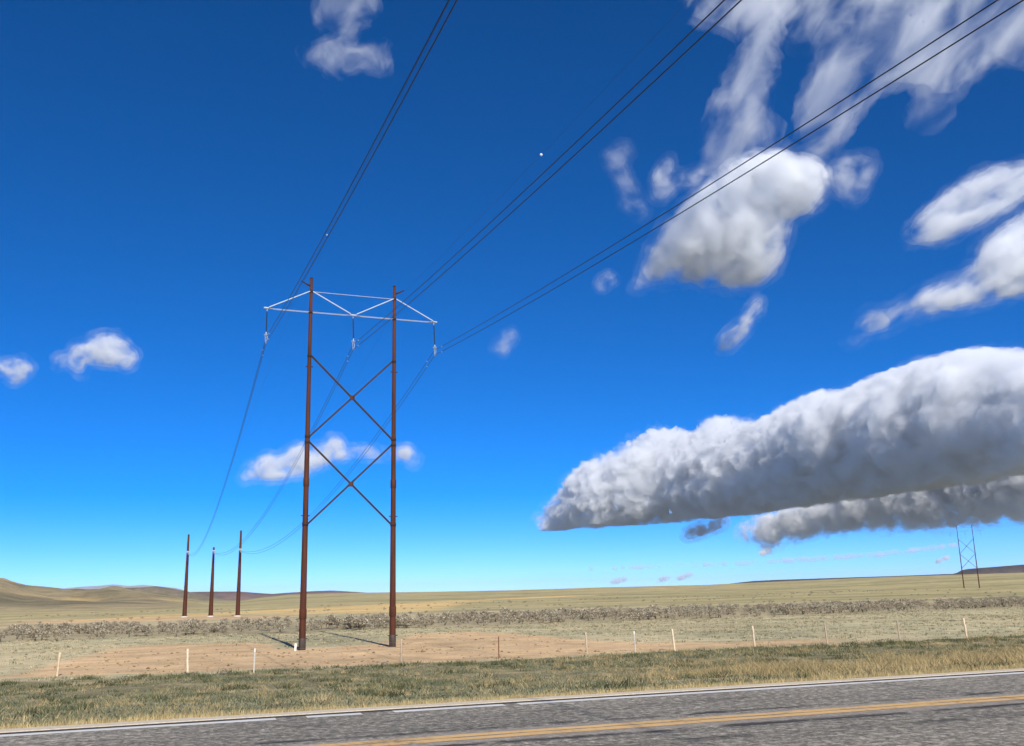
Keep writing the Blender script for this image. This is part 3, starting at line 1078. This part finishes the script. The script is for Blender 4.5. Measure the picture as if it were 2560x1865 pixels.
# coarser clumps standing out of it
P, l, s = scatter(5200, -60, 75, 21, 58.3, 61)
k = in_view(P)
P, l, s = P[k], l[k], s[k]
n1 = fbm2(P[:, 0]/4.5, P[:, 1]/4.5, 3, 161)
k = RNG.random(len(s)) < np.clip(0.25+0.9*n1+0.5*sst(51, 56, s), 0.03, 1)
P, l, s, n1 = P[k], l[k], s[k], n1[k]
pick = RNG.random(len(s)) < np.clip(0.25+0.5*sst(4, 26, l)*sst(52, 36, s)-0.2*sst(50, 56, s), 0.05, 0.9)
colr = np.where(pick[:, None], np.array([0.5, 0.4, 0.22])*(0.8+0.4*RNG.random((len(s), 1))), np.array([0.1, 0.11, 0.055])*(0.7+0.8*RNG.random((len(s), 1))))
blades('grass_clumps', P, 0.12+0.2*RNG.random(len(P))**1.5, np.where(pick, 0.022, 0.05), 0.9, colr, M['blade'], 34, np.where(pick, 0.1, 0.2)*(0.8+0.8*RNG.random(len(P))), 62, 'coarser dark and straw coloured grass clumps on the verge')

# dry fringe along the pavement
P, l, s = scatter(9000, -40, 60, 18.55, 19.9, 21)
k = in_view(P)
P, l, s = P[k], l[k], s[k]
c = np.tile([0.55, 0.44, 0.22], (len(P), 1))*(0.7+0.5*RNG.random((len(P), 1)))
blades('dry_grass', P, 0.10+0.09*RNG.random(len(P)), np.full(len(P), 0.016), 0.6, c, M['blade'], 9, np.full(len(P), 0.05), 22, 'yellow dry grass fringe along the road edge')

# short bunch grass on the field in front of the brush
P, l, s = scatter(52000, -110, 130, 57.5, 122, 31)
k = in_view(P)
P, l, s = P[k], l[k], s[k]
sd = poly_sd(P[:, 0], P[:, 1], PAD)
n1 = fbm2(P[:, 0]/5, P[:, 1]/5, 4, 131)
k = (sd > 0.6) & (RNG.random(len(s)) < np.clip(0.55+n1, 0.1, 1))
k |= (sd > -30) & (RNG.random(len(s)) < 0.012)
P, n1 = P[k], n1[k]
q_ = RNG.random(len(P))[:, None]
c = np.where(q_ < 0.3, np.array([0.2, 0.195, 0.115]), np.where(q_ < 0.6, np.array([0.33, 0.31, 0.185]), np.array([0.5, 0.43, 0.27])))*(0.75+0.45*RNG.random((len(P), 1)))
blades('bunch_grass', P, 0.06+0.14*RNG.random(len(P))**2, np.full(len(P), 0.08), 0.8, c, M['blade'], 7, np.full(len(P), 0.11), 32, 'short pale bunch grass scattered over the field')

# ------------------------------------------------------------------ sagebrush
def shrub_mesh(seed):
    rs = np.random.default_rng(seed)
    N = 300
    # lobes
    L = rs.integers(3, 6)
    lc = np.stack([rs.normal(0, 0.2, L), rs.normal(0, 0.2, L), 0.42+0.18*rs.random(L)], 1)
    lr = 0.26+0.16*rs.random(L)
    which = rs.integers(0, L, N)
    d = rs.normal(0, 1, (N, 3))
    d /= np.linalg.norm(d, axis=1)[:, None]
    d[:, 2] = np.where(d[:, 2] < -0.3, -d[:, 2], d[:, 2])
    c = lc[which]+d*(lr[which]*(0.7+0.35*rs.random(N)))[:, None]
    c[:, 2] = np.maximum(c[:, 2], 0.02)
    a = rs.normal(0, 1, (N, 3))
    b = rs.normal(0, 1, (N, 3))
    a = a/np.linalg.norm(a, axis=1)[:, None]*(0.045+0.05*rs.random((N, 1)))
    b = b/np.linalg.norm(b, axis=1)[:, None]*(0.045+0.05*rs.random((N, 1)))+d*0.06
    V = np.stack([c-a, c+a, c+b], 1).reshape(-1, 3)
    col_ = np.where((rs.random(N) < 0.45)[:, None], np.array([0.32, 0.275, 0.2]), np.array([0.48, 0.425, 0.31]))*(0.7+0.6*rs.random((N, 1)))
    # woody stems from the root to each lobe
    sv, sc = [], []
    for k in range(L):
        for _ in range(2):
            a0 = rs.random()*6.28
            o = np.array([math.cos(a0), math.sin(a0), 0])*0.025
            sv += [-o, o, lc[k]+rs.normal(0, 0.05, 3)]
            sc += [[0.13, 0.1, 0.08]]*3
    return np.vstack([V, np.array(sv)]), np.vstack([np.repeat(col_, 3, axis=0), np.array(sc)])


variants = [shrub_mesh(200+i) for i in range(8)]
P, l, s = scatter(7800, -150, 190, 115.5, 176, 41)
k = in_view(P, 60)
P, l, s = P[k], l[k], s[k]
n1 = fbm2(P[:, 0]/11, P[:, 1]/11, 3, 141)
n2 = fbm2(P[:, 0]/30, P[:, 1]/30, 2, 143)
lo = 120+n2*7+n1*3
gap = np.exp(-((P[:, 0]+30.5)/5)**2)
w = np.clip(0.5+0.9*n1+0.3*n2, 0.03, 1)*sst(-1, 1.5, s-lo)*(1-0.6*sst(140, 172, s))*(1-0.85*gap)
k = RNG.random(len(s)) < w
P, s, n1 = P[k], s[k], n1[k]
size = (0.6+1.0*RNG.random(len(P))**1.6)*(1-0.3*sst(140, 168, s))
order = np.argsort(np.hypot(P[:, 0], P[:, 1])-size*14)
P, size = P[order], size[order]
meshes = []
for i, (V, C) in enumerate(variants):
    me = np_mesh('sagebrush', V, np.arange(len(V)).reshape(-1, 3))
    color_attr(me, 'cover', C)
    me.materials.append(M['blade'])
    meshes.append(me)
zt = terrain(P[:, 0], P[:, 1])
for i in range(min(300, len(P))):
    o = bpy.data.objects.new('sagebrush', meshes[i % 8])
    o.location = (P[i, 0], P[i, 1], zt[i]-0.05)
    o.scale = (size[i]*1.15, size[i]*1.15, size[i]*(0.85+0.4*random.random()))
    o.rotation_euler = (0, 0, random.random()*6.28)
    col.objects.link(o)
    tag(o, 'grey brown sagebrush bush in the front of the brush strip across the plain', 'bush', 'sagebrush bushes in the strip')
VV, CC = [], []
for i in range(300, len(P)):
    V, C = variants[i % 8]
    a = random.random()*6.28
    V2 = V*size[i]
    VV.append(np.stack([V2[:, 0]*math.cos(a)-V2[:, 1]*math.sin(a)+P[i, 0], V2[:, 0]*math.sin(a)+V2[:, 1]*math.cos(a)+P[i, 1], V2[:, 2]+zt[i]-0.05], 1))
    CC.append(C)
# scattered low brush further out
P2, l2, s2 = scatter(2600, -260, 330, 172, 420, 51)
k = in_view(P2, 40)
P2 = P2[k]
nn = fbm2(P2[:, 0]/40, P2[:, 1]/18, 3, 151)
P2 = P2[RNG.random(len(P2)) < np.clip(nn*1.4+0.1, 0, 1)]
z2 = terrain(P2[:, 0], P2[:, 1])
for i in range(len(P2)):
    V, C = variants[i % 8]
    V2 = V*random.uniform(0.5, 0.9)
    VV.append(V2*np.array([1.3, 1.3, 0.7])+np.array([P2[i, 0], P2[i, 1], z2[i]-0.05]))
    CC.append(C*0.95)
VV = np.vstack(VV)
me = np_mesh('brush', VV, np.arange(len(VV)).reshape(-1, 3))
color_attr(me, 'cover', np.vstack(CC))
tag(link_mesh('brush', me, M['blade']), 'mass of low brush filling the strip behind and beyond', kind='stuff')

# ------------------------------------------------------------------ clouds
def cloud_mat(name, density, wl, lo, hi, detail=4.0, distort=0.3, stretch=(1, 1, 1), step=1.0, rot=0.0):
    """scattering mist whose density is broken up by noise of wavelength wl metres"""
    m, nt, out = new_mat(name)
    pv = nt.nodes.new('ShaderNodeVolumePrincipled')
    pv.inputs['Color'].default_value = (0.95, 0.968, 0.99, 1)
    pv.inputs['Anisotropy'].default_value = 0.0
    pv.inputs['Density Attribute'].default_value = ''
    geo = nt.nodes.new('ShaderNodeNewGeometry')
    mp = nt.nodes.new('ShaderNodeMapping')
    mp.vector_type = 'TEXTURE'
    mp.inputs['Scale'].default_value = tuple(wl/k for k in stretch)
    mp.inputs['Rotation'].default_value = (0.0, rot, 0.0)
    nt.links.new(geo.outputs['Position'], mp.inputs['Vector'])
    n = nd(nt, 'ShaderNodeTexNoise', Scale=1.0, Detail=detail, Roughness=0.56, Distortion=distort)
    nt.links.new(mp.outputs['Vector'], n.inputs['Vector'])
    mr = nd(nt, 'ShaderNodeMapRange')
    mr.interpolation_type = 'SMOOTHSTEP'
    mr.inputs['From Min'].default_value = lo
    mr.inputs['From Max'].default_value = hi
    mr.inputs['To Min'].default_value = 0.0
    mr.inputs['To Max'].default_value = density
    nt.links.new(n.outputs['Fac'], mr.inputs['Value'])
    nt.links.new(mr.outputs[0], pv.inputs['Density'])
    nt.links.new(pv.outputs[0], out.inputs['Volume'])
    m.cycles.volume_step_rate = step
    return m


def blob_spheres(poly, n, seed, rmin, rmax, shrink=1.0):
    """circles inscribed in an outline, as (x, y, r)"""
    rs = np.random.default_rng(seed)
    P = np.array(poly, float)
    lo, hi = P.min(0), P.max(0)
    X = lo[0]+(hi[0]-lo[0])*rs.random(n*30)
    Y = lo[1]+(hi[1]-lo[1])*rs.random(n*30)
    d = -poly_sd(X, Y, poly)*shrink
    k = d > rmin
    X, Y, d = X[k], Y[k], np.minimum(d[k], rmax)
    o = np.argsort(-d)
    chosen = []
    for i in o:
        ok = True
        for (a, b, c) in chosen:
            q = math.hypot(a-X[i], b-Y[i])
            if q < 0.3*c or q+d[i] < c*1.04:
                ok = False
                break
        if ok:
            chosen.append((X[i], Y[i], d[i]))
            if len(chosen) >= n: break
    return chosen


ICO = None


def ico():
    global ICO
    if ICO is None:
        import bmesh
        bm = bmesh.new()
        bmesh.ops.create_icosphere(bm, subdivisions=2, radius=1.0)
        V = np.array([v.co[:] for v in bm.verts])
        F = np.array([[v.index for v in f.verts] for f in bm.faces])
        bm.free()
        ICO = (V, F)
    return ICO


def cloud_shell(name, poly, Yfun, seed, n, rmin, rmax, shrink, voxel_px, amp, wl, deep, mat, parent, grow=0.0, flat=0.0, smooth=8, ampx=None, ystr=None, floor=None):
    sp = blob_spheres(poly, n, seed, rmin, rmax, shrink)
    rs = np.random.default_rng(seed+9)
    iv, iF = ico()
    VV, FF = [], []
    o = 0
    Ym = float(np.mean([Yfun(a[0], a[1]) for a in sp]))
    for (x, y, r) in sp:
        Y = float(Yfun(x, y))
        R = (r+grow)*Y/FPX
        c = at(x, y, Y)+np.array([0, 1, 0])*R*rs.uniform(-deep, deep)
        VV.append(c+iv*R*np.array([1, (1+deep*0.4) if ystr is None else float(np.interp(x, *ystr)), 1.0]))
        FF.append(iF+o)
        o += len(iv)
    V, F = np.vstack(VV), np.vstack(FF)
    org = V.mean(0)
    org[2] = V[:, 2].min()
    S = Ym/FPX                                             # metres per photograph pixel at that distance
    me = np_mesh(name, (V-org)/S, F, True)
    tmp = bpy.data.objects.new('tmp', me)
    col.objects.link(tmp)
    md = tmp.modifiers.new('remesh', 'REMESH')
    md.mode = 'VOXEL'
    md.voxel_size = voxel_px
    md.use_smooth_shade = True
    sm = tmp.modifiers.new('smooth', 'SMOOTH')
    sm.iterations = smooth
    dg = bpy.context.evaluated_depsgraph_get()
    me2 = bpy.data.meshes.new_from_object(tmp.evaluated_get(dg))
    bpy.data.objects.remove(tmp)
    nv = len(me2.vertices)
    co = np.empty(nv*3, np.float32)
    no = np.empty(nv*3, np.float32)
    me2.vertices.foreach_get('co', co)
    me2.vertices.foreach_get('normal', no)
    co = co.reshape(-1, 3).astype(float)
    no = no.reshape(-1, 3).astype(float)
    q = co/wl
    # billowed relief: rounded bulges with sharp creases
    d = 0
    a = 1.0
    for k in range(4):
        nz = noise3(q[:, 0]*2**k+seed, q[:, 1]*2**k, q[:, 2]*2**k, seed+k)
        d = d+a*(1-2*np.abs(nz))
        a *= 0.52
    w = np.ones(nv)
    if flat > 0:                                           # even underside
        w = 1-flat*sst(-0.2, -0.8, no[:, 2])
    if ampx is not None:
        wx = co*S+org
        w = w*np.interp(PW/2+FPX*wx[:, 0]/wx[:, 1], *ampx)
    co += no*(d*amp*0.5*w)[:, None]
    if floor is not None:                                  # level condensation base, slightly uneven
        zz = co[:, 2]*S+org[2]
        fl = floor+fbm2(co[:, 0]/60, co[:, 1]/60, 4, seed)*45
        below = zz < fl
        zz[below] = fl[below]+(zz[below]-fl[below])*0.06
        co[:, 2] = (zz-org[2])/S
    me2.vertices.foreach_set('co', (co*S).astype(np.float32).ravel())
    me2.update()
    me2.materials.clear()
    me2.materials.append(mat)
    ob = bpy.data.objects.new(name, me2)
    col.objects.link(ob)
    ob.location = org
    if parent is not None:
        ob.parent = parent
        ob.location = org-np.array(parent.location)
    return ob, S


def px_list(pts, ox, oy, sc):
    return [(ox+a/sc, oy+b/sc) for a, b in pts]


def flat_h(x):
    return 1482-(x-1280)*math.tan(ROLL)


def dist_for(poly, alt):
    P = np.array(poly)
    cx, cy = P[:, 0].mean(), P[:, 1].mean()
    d = px_ray(cx, cy)
    return alt/d[2]


def cloud(label, poly, Y, tau, seed, n=120, rmin=3, rmax=60, vox=4.0, amp=8, wl=40, deep=0.5, flat=0.4, shells=None, nwl=30, distort=0.3, detail=4.0, step=0.5, stretch=(1, 1, 1), smooth=8, ampx=None, rot=0.0, ystr=None, floor=None):
    """one cloud: nested bodies of mist, thin and torn outside, dense within"""
    P = np.array(poly)
    Yf = Y if callable(Y) else (lambda x, y: Y)
    Ym = float(np.mean(Yf(P[:, 0], P[:, 1]))) if callable(Y) else Y
    gx, gy = np.meshgrid(np.linspace(P[:, 0].min(), P[:, 0].max(), 60), np.linspace(P[:, 1].min(), P[:, 1].max(), 60))
    dmax = float(np.max(-poly_sd(gx, gy, poly)))
    S = Ym/FPX
    th = 2*min(dmax, rmax)*S
    root = empty('cloud', at(P[:, 0].mean(), P[:, 1].mean(), Ym))
    for i, (nm, shrink, grow, k, lo, hi) in enumerate(shells):
        mat = cloud_mat('cloud_'+nm, tau*k/th, nwl*S, lo, hi, detail, distort, stretch, step, rot)
        cloud_shell(nm, poly, Yf, seed+i, n, max(1.0, rmin*(0.6+0.4/shrink)*(1 if shrink > 0.9 else 0.8)), rmax, shrink, vox, amp*(1 if i == 0 else 0.7), wl*(1-0.15*i), deep, mat, root, grow=grow, flat=flat, smooth=smooth, ampx=ampx, ystr=ystr, floor=None if floor is None else floor-(6 if nm == 'veil' else 0))
    tag(root, label, 'cloud', 'clouds')
    return root


PUFF = [('veil', 1.0, 20.0, 0.04, 0.4, 0.75), ('fringe', 0.97, 4.0, 0.25, 0.4, 0.72), ('middle', 0.84, 0.0, 0.4, 0.37, 0.68), ('core', 0.62, 0.0, 0.65, 0.32, 0.64)]
SOFT = [('veil', 1.0, 14.0, 0.1, 0.38, 0.76), ('fringe', 0.95, 3.0, 0.4, 0.38, 0.7), ('core', 0.75, 0.0, 0.8, 0.35, 0.68)]
TINY = [('fringe', 1.0, 3.0, 0.5, 0.35, 0.65), ('core', 0.8, 0.0, 0.8, 0.3, 0.6)]
WISP = [('veil', 1.0, 14.0, 0.08, 0.34, 0.85), ('fringe', 0.95, 6.0, 0.25, 0.36, 0.85), ('core', 0.8, 1.0, 0.45, 0.36, 0.8)]


# big bank on the right, its flat base receding towards the tip
bank_top = [(1338, 1326), (1370, 1285), (1404, 1240), (1440, 1185), (1461, 1171), (1490, 1160), (1506, 1150), (1550, 1130), (1596, 1108), (1640, 1085), (1675, 1078), (1709, 1094), (1740, 1096), (1775, 1057), (1800, 1052), (1844, 1066), (1901, 1061), (1957, 1023), (2000, 1000), (2042, 979), (2098, 980), (2140, 962), (2183, 941), (2268, 913), (2352, 886), (2448, 871), (2560, 880), (2680, 905), (2790, 960)]
bank_bot = [(2800, 1170), (2680, 1195), (2560, 1212), (2400, 1228), (2211, 1245), (2100, 1255), (2013, 1267), (1850, 1288), (1714, 1302), (1560, 1315), (1450, 1326), (1380, 1331)]
bank = bank_top+bank_bot


def bankY(x, y):
    # the far rim of its level base is the lower outline; the body reaches a few kilometres nearer
    return np.interp(x, [1330, 1500, 1700, 2013, 2211, 2560, 2800], [21300, 19900, 19000, 15900, 14100, 11700, 9600])


cloud('huge white cloud bank with flat grey base filling the right sky', bank, bankY, 19, 301, 520, 3, 150, 3.6, 54, 46, 0.25, 0.0,
      [('veil', 1.0, 5.0, 0.06, 0.48, 0.72), ('fringe', 0.99, 1.0, 0.3, 0.42, 0.66), ('core', 0.95, 0.0, 1.0, 0.36, 0.6)], 60, 0.4, 7.0, 0.3, (0.6, 1, 1.1), smooth=2,
      ampx=([1300, 1850, 2050, 2600], [1.0, 1.0, 0.42, 0.28]), rot=math.radians(-22), ystr=([1330, 1700, 2100], [1.0, 1.25, 1.75]), floor=1300)
low = [(1838, 1330), (1870, 1302), (1950, 1270), (2100, 1215), (2300, 1140), (2560, 1060), (2760, 1030), (2800, 1280), (2560, 1302), (2480, 1310), (2400, 1313), (2360, 1322), (2340, 1334), (2320, 1323), (2250, 1325), (2150, 1323), (2060, 1330), (2000, 1344), (1950, 1362), (1890, 1374), (1895, 1354), (1845, 1347)]
cloud('lower grey cloud deck under the big bank above the far tower', low, lambda x, y: np.interp(x, [1830, 2560, 2900], [20600, 14600, 12600]), 16, 320, 260, 3, 60, 4.0, 26, 34, 0.3, 0.2, [('veil', 1.0, 8.0, 0.1, 0.44, 0.72), ('fringe', 0.97, 2.0, 0.35, 0.42, 0.66), ('core', 0.8, 0.0, 0.9, 0.38, 0.64)], 50, 0.5, 6.0, 0.3, smooth=4)
cloud('small dark cloud scrap just below the tip of the bank', [(1706, 1348), (1715, 1330), (1745, 1316), (1790, 1302), (1832, 1295), (1805, 1316), (1770, 1332), (1735, 1344)], 19600, 7, 330, 60, 2, 20, 2.5, 3, 14, 0.5, 0.3, SOFT, 20)
cloud('tiny grey cloud fleck under the lower deck', [(1890, 1386), (1910, 1374), (1936, 1368), (1925, 1382), (1905, 1390)], 19600, 3, 335, 20, 1.5, 10, 2.0, 2, 8, 0.5, 0.3, TINY, 14)
for i, (lab, pl) in enumerate((('left grey cloud streak low over the horizon', [(1520, 1457), (1545, 1447), (1580, 1442), (1560, 1452), (1530, 1460)]),
                ('middle grey cloud streak low over the horizon', [(1636, 1454), (1660, 1443), (1680, 1441), (1668, 1450), (1645, 1456)]),
                ('right grey cloud streak low over the horizon', [(1682, 1449), (1705, 1438), (1742, 1430), (1728, 1440), (1700, 1449)]),
                ('thin grey cloud streak left of the far tower', [(2335, 1406), (2355, 1395), (2382, 1385), (2370, 1396), (2345, 1407)]))):
    cloud(lab, pl, 46000, 1.8, 340+i, 30, 1.2, 10, 1.6, 2, 8, 0.6, 0.3, TINY, 14)

C2 = lambda pts: px_list(pts, 1440, 0, 1.836)
Y2 = dist_for(C2([(800, 1000)]), 1900)
cloud('bright white puffy cloud crossed by the right pair of wires', C2([(790, 685), (900, 682), (1000, 697), (1100, 722), (1160, 780), (1180, 860), (1140, 925), (1080, 980), (990, 1030), (985, 1100), (960, 1170), (920, 1255), (860, 1305), (760, 1335), (650, 1315), (560, 1300), (450, 1290), (330, 1310), (262, 1338), (290, 1250), (330, 1130), (380, 1040), (480, 940), (560, 860), (640, 780), (700, 715)]),
      Y2, 11, 360, 220, 4, 95, 5.0, 10, 60, 0.4, 0.0, PUFF, 75, 0.5, 7.0)
cloud('ragged wisp attached to the right of the bright puffy cloud', C2([(1150, 760), (1230, 720), (1310, 715), (1390, 750), (1360, 820), (1340, 880), (1290, 940), (1230, 900), (1170, 850)]), Y2, 1.8, 370, 60, 4, 40, 4.0, 10, 30, 0.5, 0.0, WISP, 60, 0.3, 6.0)
cloud('thin curled wisp left of the bright puffy cloud', C2([(340, 870), (360, 790), (400, 740), (480, 680), (530, 690), (450, 740), (440, 800), (560, 770), (610, 790), (560, 860), (460, 860), (410, 930), (350, 905)]), Y2*1.02, 1.5, 375, 70, 3, 22, 4.0, 8, 26, 0.5, 0.0, WISP, 56, 0.3, 6.0)
cloud('faint drooping wisp at the left end of the upper clouds', C2([(110, 705), (180, 670), (250, 650), (272, 700), (225, 760), (270, 850), (345, 990), (290, 1005), (215, 960), (190, 860), (150, 770)]), Y2*1.02, 0.9, 380, 60, 3, 30, 4.0, 8, 30, 0.5, 0.0, WISP, 60, 0.3, 6.0)
Y3 = dist_for(C2([(1800, 1100)]), 1800)
cloud('upper pale cloud at the right edge above the bank', C2([(1505, 1080), (1560, 1000), (1640, 925), (1750, 830), (1880, 765), (2000, 750), (2120, 745), (2160, 860), (2080, 900), (2000, 955), (1880, 1015), (1760, 1085), (1640, 1120), (1540, 1115)]), Y3*0.97, 3, 390, 120, 4, 60, 4.5, 14, 44, 0.5, 0.0, SOFT, 64, 0.5, 6.0, 0.4, (0.6, 1, 1.2), rot=math.radians(-35))
cloud('long grey white cloud at right edge tapering to lower left', C2([(1240, 1590), (1280, 1490), (1340, 1425), (1440, 1430), (1560, 1345), (1700, 1285), (1830, 1210), (1860, 1110), (1960, 1025), (2056, 955), (2200, 870), (2240, 1350), (2056, 1365), (1900, 1395), (1700, 1425), (1560, 1450), (1440, 1510), (1330, 1535), (1290, 1575)]), Y3, 6, 400, 180, 4, 80, 5.0, 14, 50, 0.5, 0.2, PUFF, 64, 0.5, 6.0, 0.4, (0.6, 1, 1.2), rot=math.radians(-35))
cloud('small slanting cloud streak under the bright puffy cloud', C2([(650, 1575), (680, 1530), (740, 1480), (800, 1400), (830, 1358), (855, 1365), (850, 1430), (790, 1530), (710, 1605), (660, 1612)]), Y2*1.2, 2, 410, 60, 2.5, 24, 3.0, 6, 22, 0.5, 0.0, SOFT, 34, 0.5, 6.0, 0.4, (0.6, 1, 1.2), rot=math.radians(-45))
cloud('tiny curl of cloud left of the bright puffy cloud', C2([(90, 1310), (110, 1270), (150, 1255), (195, 1285), (165, 1300), (120, 1335)]), Y2*1.2, 1.2, 415, 30, 2, 16, 3.0, 4, 14, 0.5, 0.0, WISP, 30, 0.3, 5.0)
cloud('small faint wisp right of the tower arms', [(1228, 878), (1240, 858), (1262, 832), (1284, 824), (1292, 838), (1280, 862), (1262, 884)], Y2*1.3, 0.9, 420, 40, 2.5, 16, 3.0, 5, 16, 0.5, 0.0, WISP, 30, 0.3, 5.0)
Y4 = dist_for(C2([(1400, 200)]), 2300)
cloud('broad thin cloud sheet filling the top right corner', C2([(940, -120), (2150, -160), (2200, 330), (2060, 300), (1980, 265), (1880, 330), (1800, 380), (1720, 470), (1690, 560), (1600, 605), (1530, 565), (1560, 470), (1600, 390), (1480, 370), (1360, 430), (1260, 560), (1190, 700), (1020, 720), (1030, 560), (1045, 430), (1100, 300), (1000, 210), (940, 110)]), Y4, 1.7, 430, 260, 2.5, 60, 5.0, 20, 50, 0.35, 0.0,
      [('fringe', 1.0, 18.0, 0.4, 0.42, 0.75), ('core', 0.85, 4.0, 0.5, 0.38, 0.75)], 140, 0.6, 7.0, 0.3, (0.6, 1, 1.3), rot=math.radians(-50))
cloud('ragged thin cloud streaming down left of the top right sheet', C2([(490, -60), (1120, -60), (1080, 60), (920, 110), (940, 200), (920, 330), (880, 440), (860, 540), (940, 580), (900, 640), (800, 690), (680, 760), (590, 770), (600, 640), (610, 530), (660, 420), (710, 300), (780, 200), (720, 130), (640, 95), (520, 60)]), Y4*1.02, 1.4, 440, 220, 2.5, 50, 5.0, 16, 42, 0.4, 0.0,
      [('fringe', 1.0, 18.0, 0.45, 0.45, 0.75), ('core', 0.85, 6.0, 0.5, 0.42, 0.75)], 100, 0.6, 7.0, 0.3, (0.6, 1, 1.3), rot=math.radians(-60))
cloud('faint bluish wispy cloud at the top left of centre', px_list([(500, 625), (700, 570), (930, 505), (1040, 430), (880, 440), (760, 405), (690, 330), (720, 160), (760, 40), (860, -80), (1450, -80), (1545, 50), (1440, 200), (1270, 350), (1260, 490), (1440, 540), (1560, 500), (1650, 560), (1690, 650), (1650, 890), (1450, 900), (1250, 850), (1090, 900), (1060, 965), (900, 920), (780, 810), (560, 760)], 640, 0, 4.93), 3900, 0.7, 450, 160, 3, 40, 4.0, 12, 34, 0.4, 0.0,
      [('fringe', 1.0, 9.0, 0.6, 0.45, 0.75), ('core', 0.85, 2.0, 0.6, 0.42, 0.72)], 80, 0.6, 6.0)
cloud('small white domed cloud at left beyond the open sky', px_list([(630, 640), (640, 500), (800, 480), (880, 355), (1000, 330), (1060, 270), (1160, 230), (1350, 250), (1430, 340), (1555, 460), (1540, 545), (1470, 660), (1300, 625), (1100, 595), (960, 600), (940, 750), (860, 680), (780, 620)], 0, 780, 4.536), 7000, 3.0, 460, 110, 2.5, 34, 3.0, 6, 26, 0.4, 0.2, SOFT, 38, 0.4, 6.0)
cloud('small white cloud cut by the left edge of the view', px_list([(-330, 640), (-150, 590), (0, 580), (150, 530), (270, 520), (355, 620), (300, 740), (140, 825), (90, 740), (40, 670), (-150, 680)], 0, 780, 4.536), 7000, 2.6, 465, 80, 2.5, 30, 3.0, 6, 24, 0.4, 0.2, SOFT, 36, 0.4, 6.0)
cloud('long low white cloud seen behind the tower legs', px_list([(140, 645), (260, 490), (340, 405), (450, 355), (590, 380), (700, 285), (830, 230), (900, 300), (980, 265), (1080, 230), (1120, 175), (1200, 165), (1250, 230), (1290, 300), (1400, 290), (1560, 272), (1620, 320), (1750, 340), (1850, 285), (1930, 265), (2000, 340), (2060, 380), (2050, 455), (1980, 500), (1900, 430), (1750, 410), (1500, 400), (1250, 415), (1050, 480), (930, 575), (700, 605), (480, 640), (300, 620), (200, 660)], 560, 1050, 4.2), 9500, 4, 470, 160, 2.5, 36, 3.2, 6, 28, 0.4, 0.3, SOFT, 42, 0.4, 6.0)

cloud('thin straight pale cloud streak low in the right sky', [(1470, 1419), (1900, 1401), (2200, 1381), (2392, 1358), (2394, 1366), (2200, 1391), (1900, 1410), (1470, 1426)], 44000, 0.9, 480, 160, 1.5, 8, 2.0, 2, 14, 0.5, 0.0, TINY, 40)

# ------------------------------------------------------------------ clear air with a little haze
hz = MB()
R_, lo_, hi_ = 37000.0, -60.0, 420.0
hz.v = [(-R_, -R_, lo_), (R_, -R_, lo_), (R_, R_, lo_), (-R_, R_, lo_), (-R_, -R_, hi_), (R_, -R_, hi_), (R_, R_, hi_), (-R_, R_, hi_)]
hz.f = [(0, 3, 2, 1), (4, 5, 6, 7), (0, 1, 5, 4), (1, 2, 6, 5), (2, 3, 7, 6), (3, 0, 4, 7)]
hz.s = [False]*6
m, nt, out = new_mat('haze')
pv = nt.nodes.new('ShaderNodeVolumePrincipled')
pv.inputs['Color'].default_value = (0.78, 0.88, 1.0, 1)
pv.inputs['Density'].default_value = 1.8e-5
pv.inputs['Density Attribute'].default_value = ''
nt.links.new(pv.outputs[0], out.inputs['Volume'])
tag(hz.build('haze', m), kind='stuff')
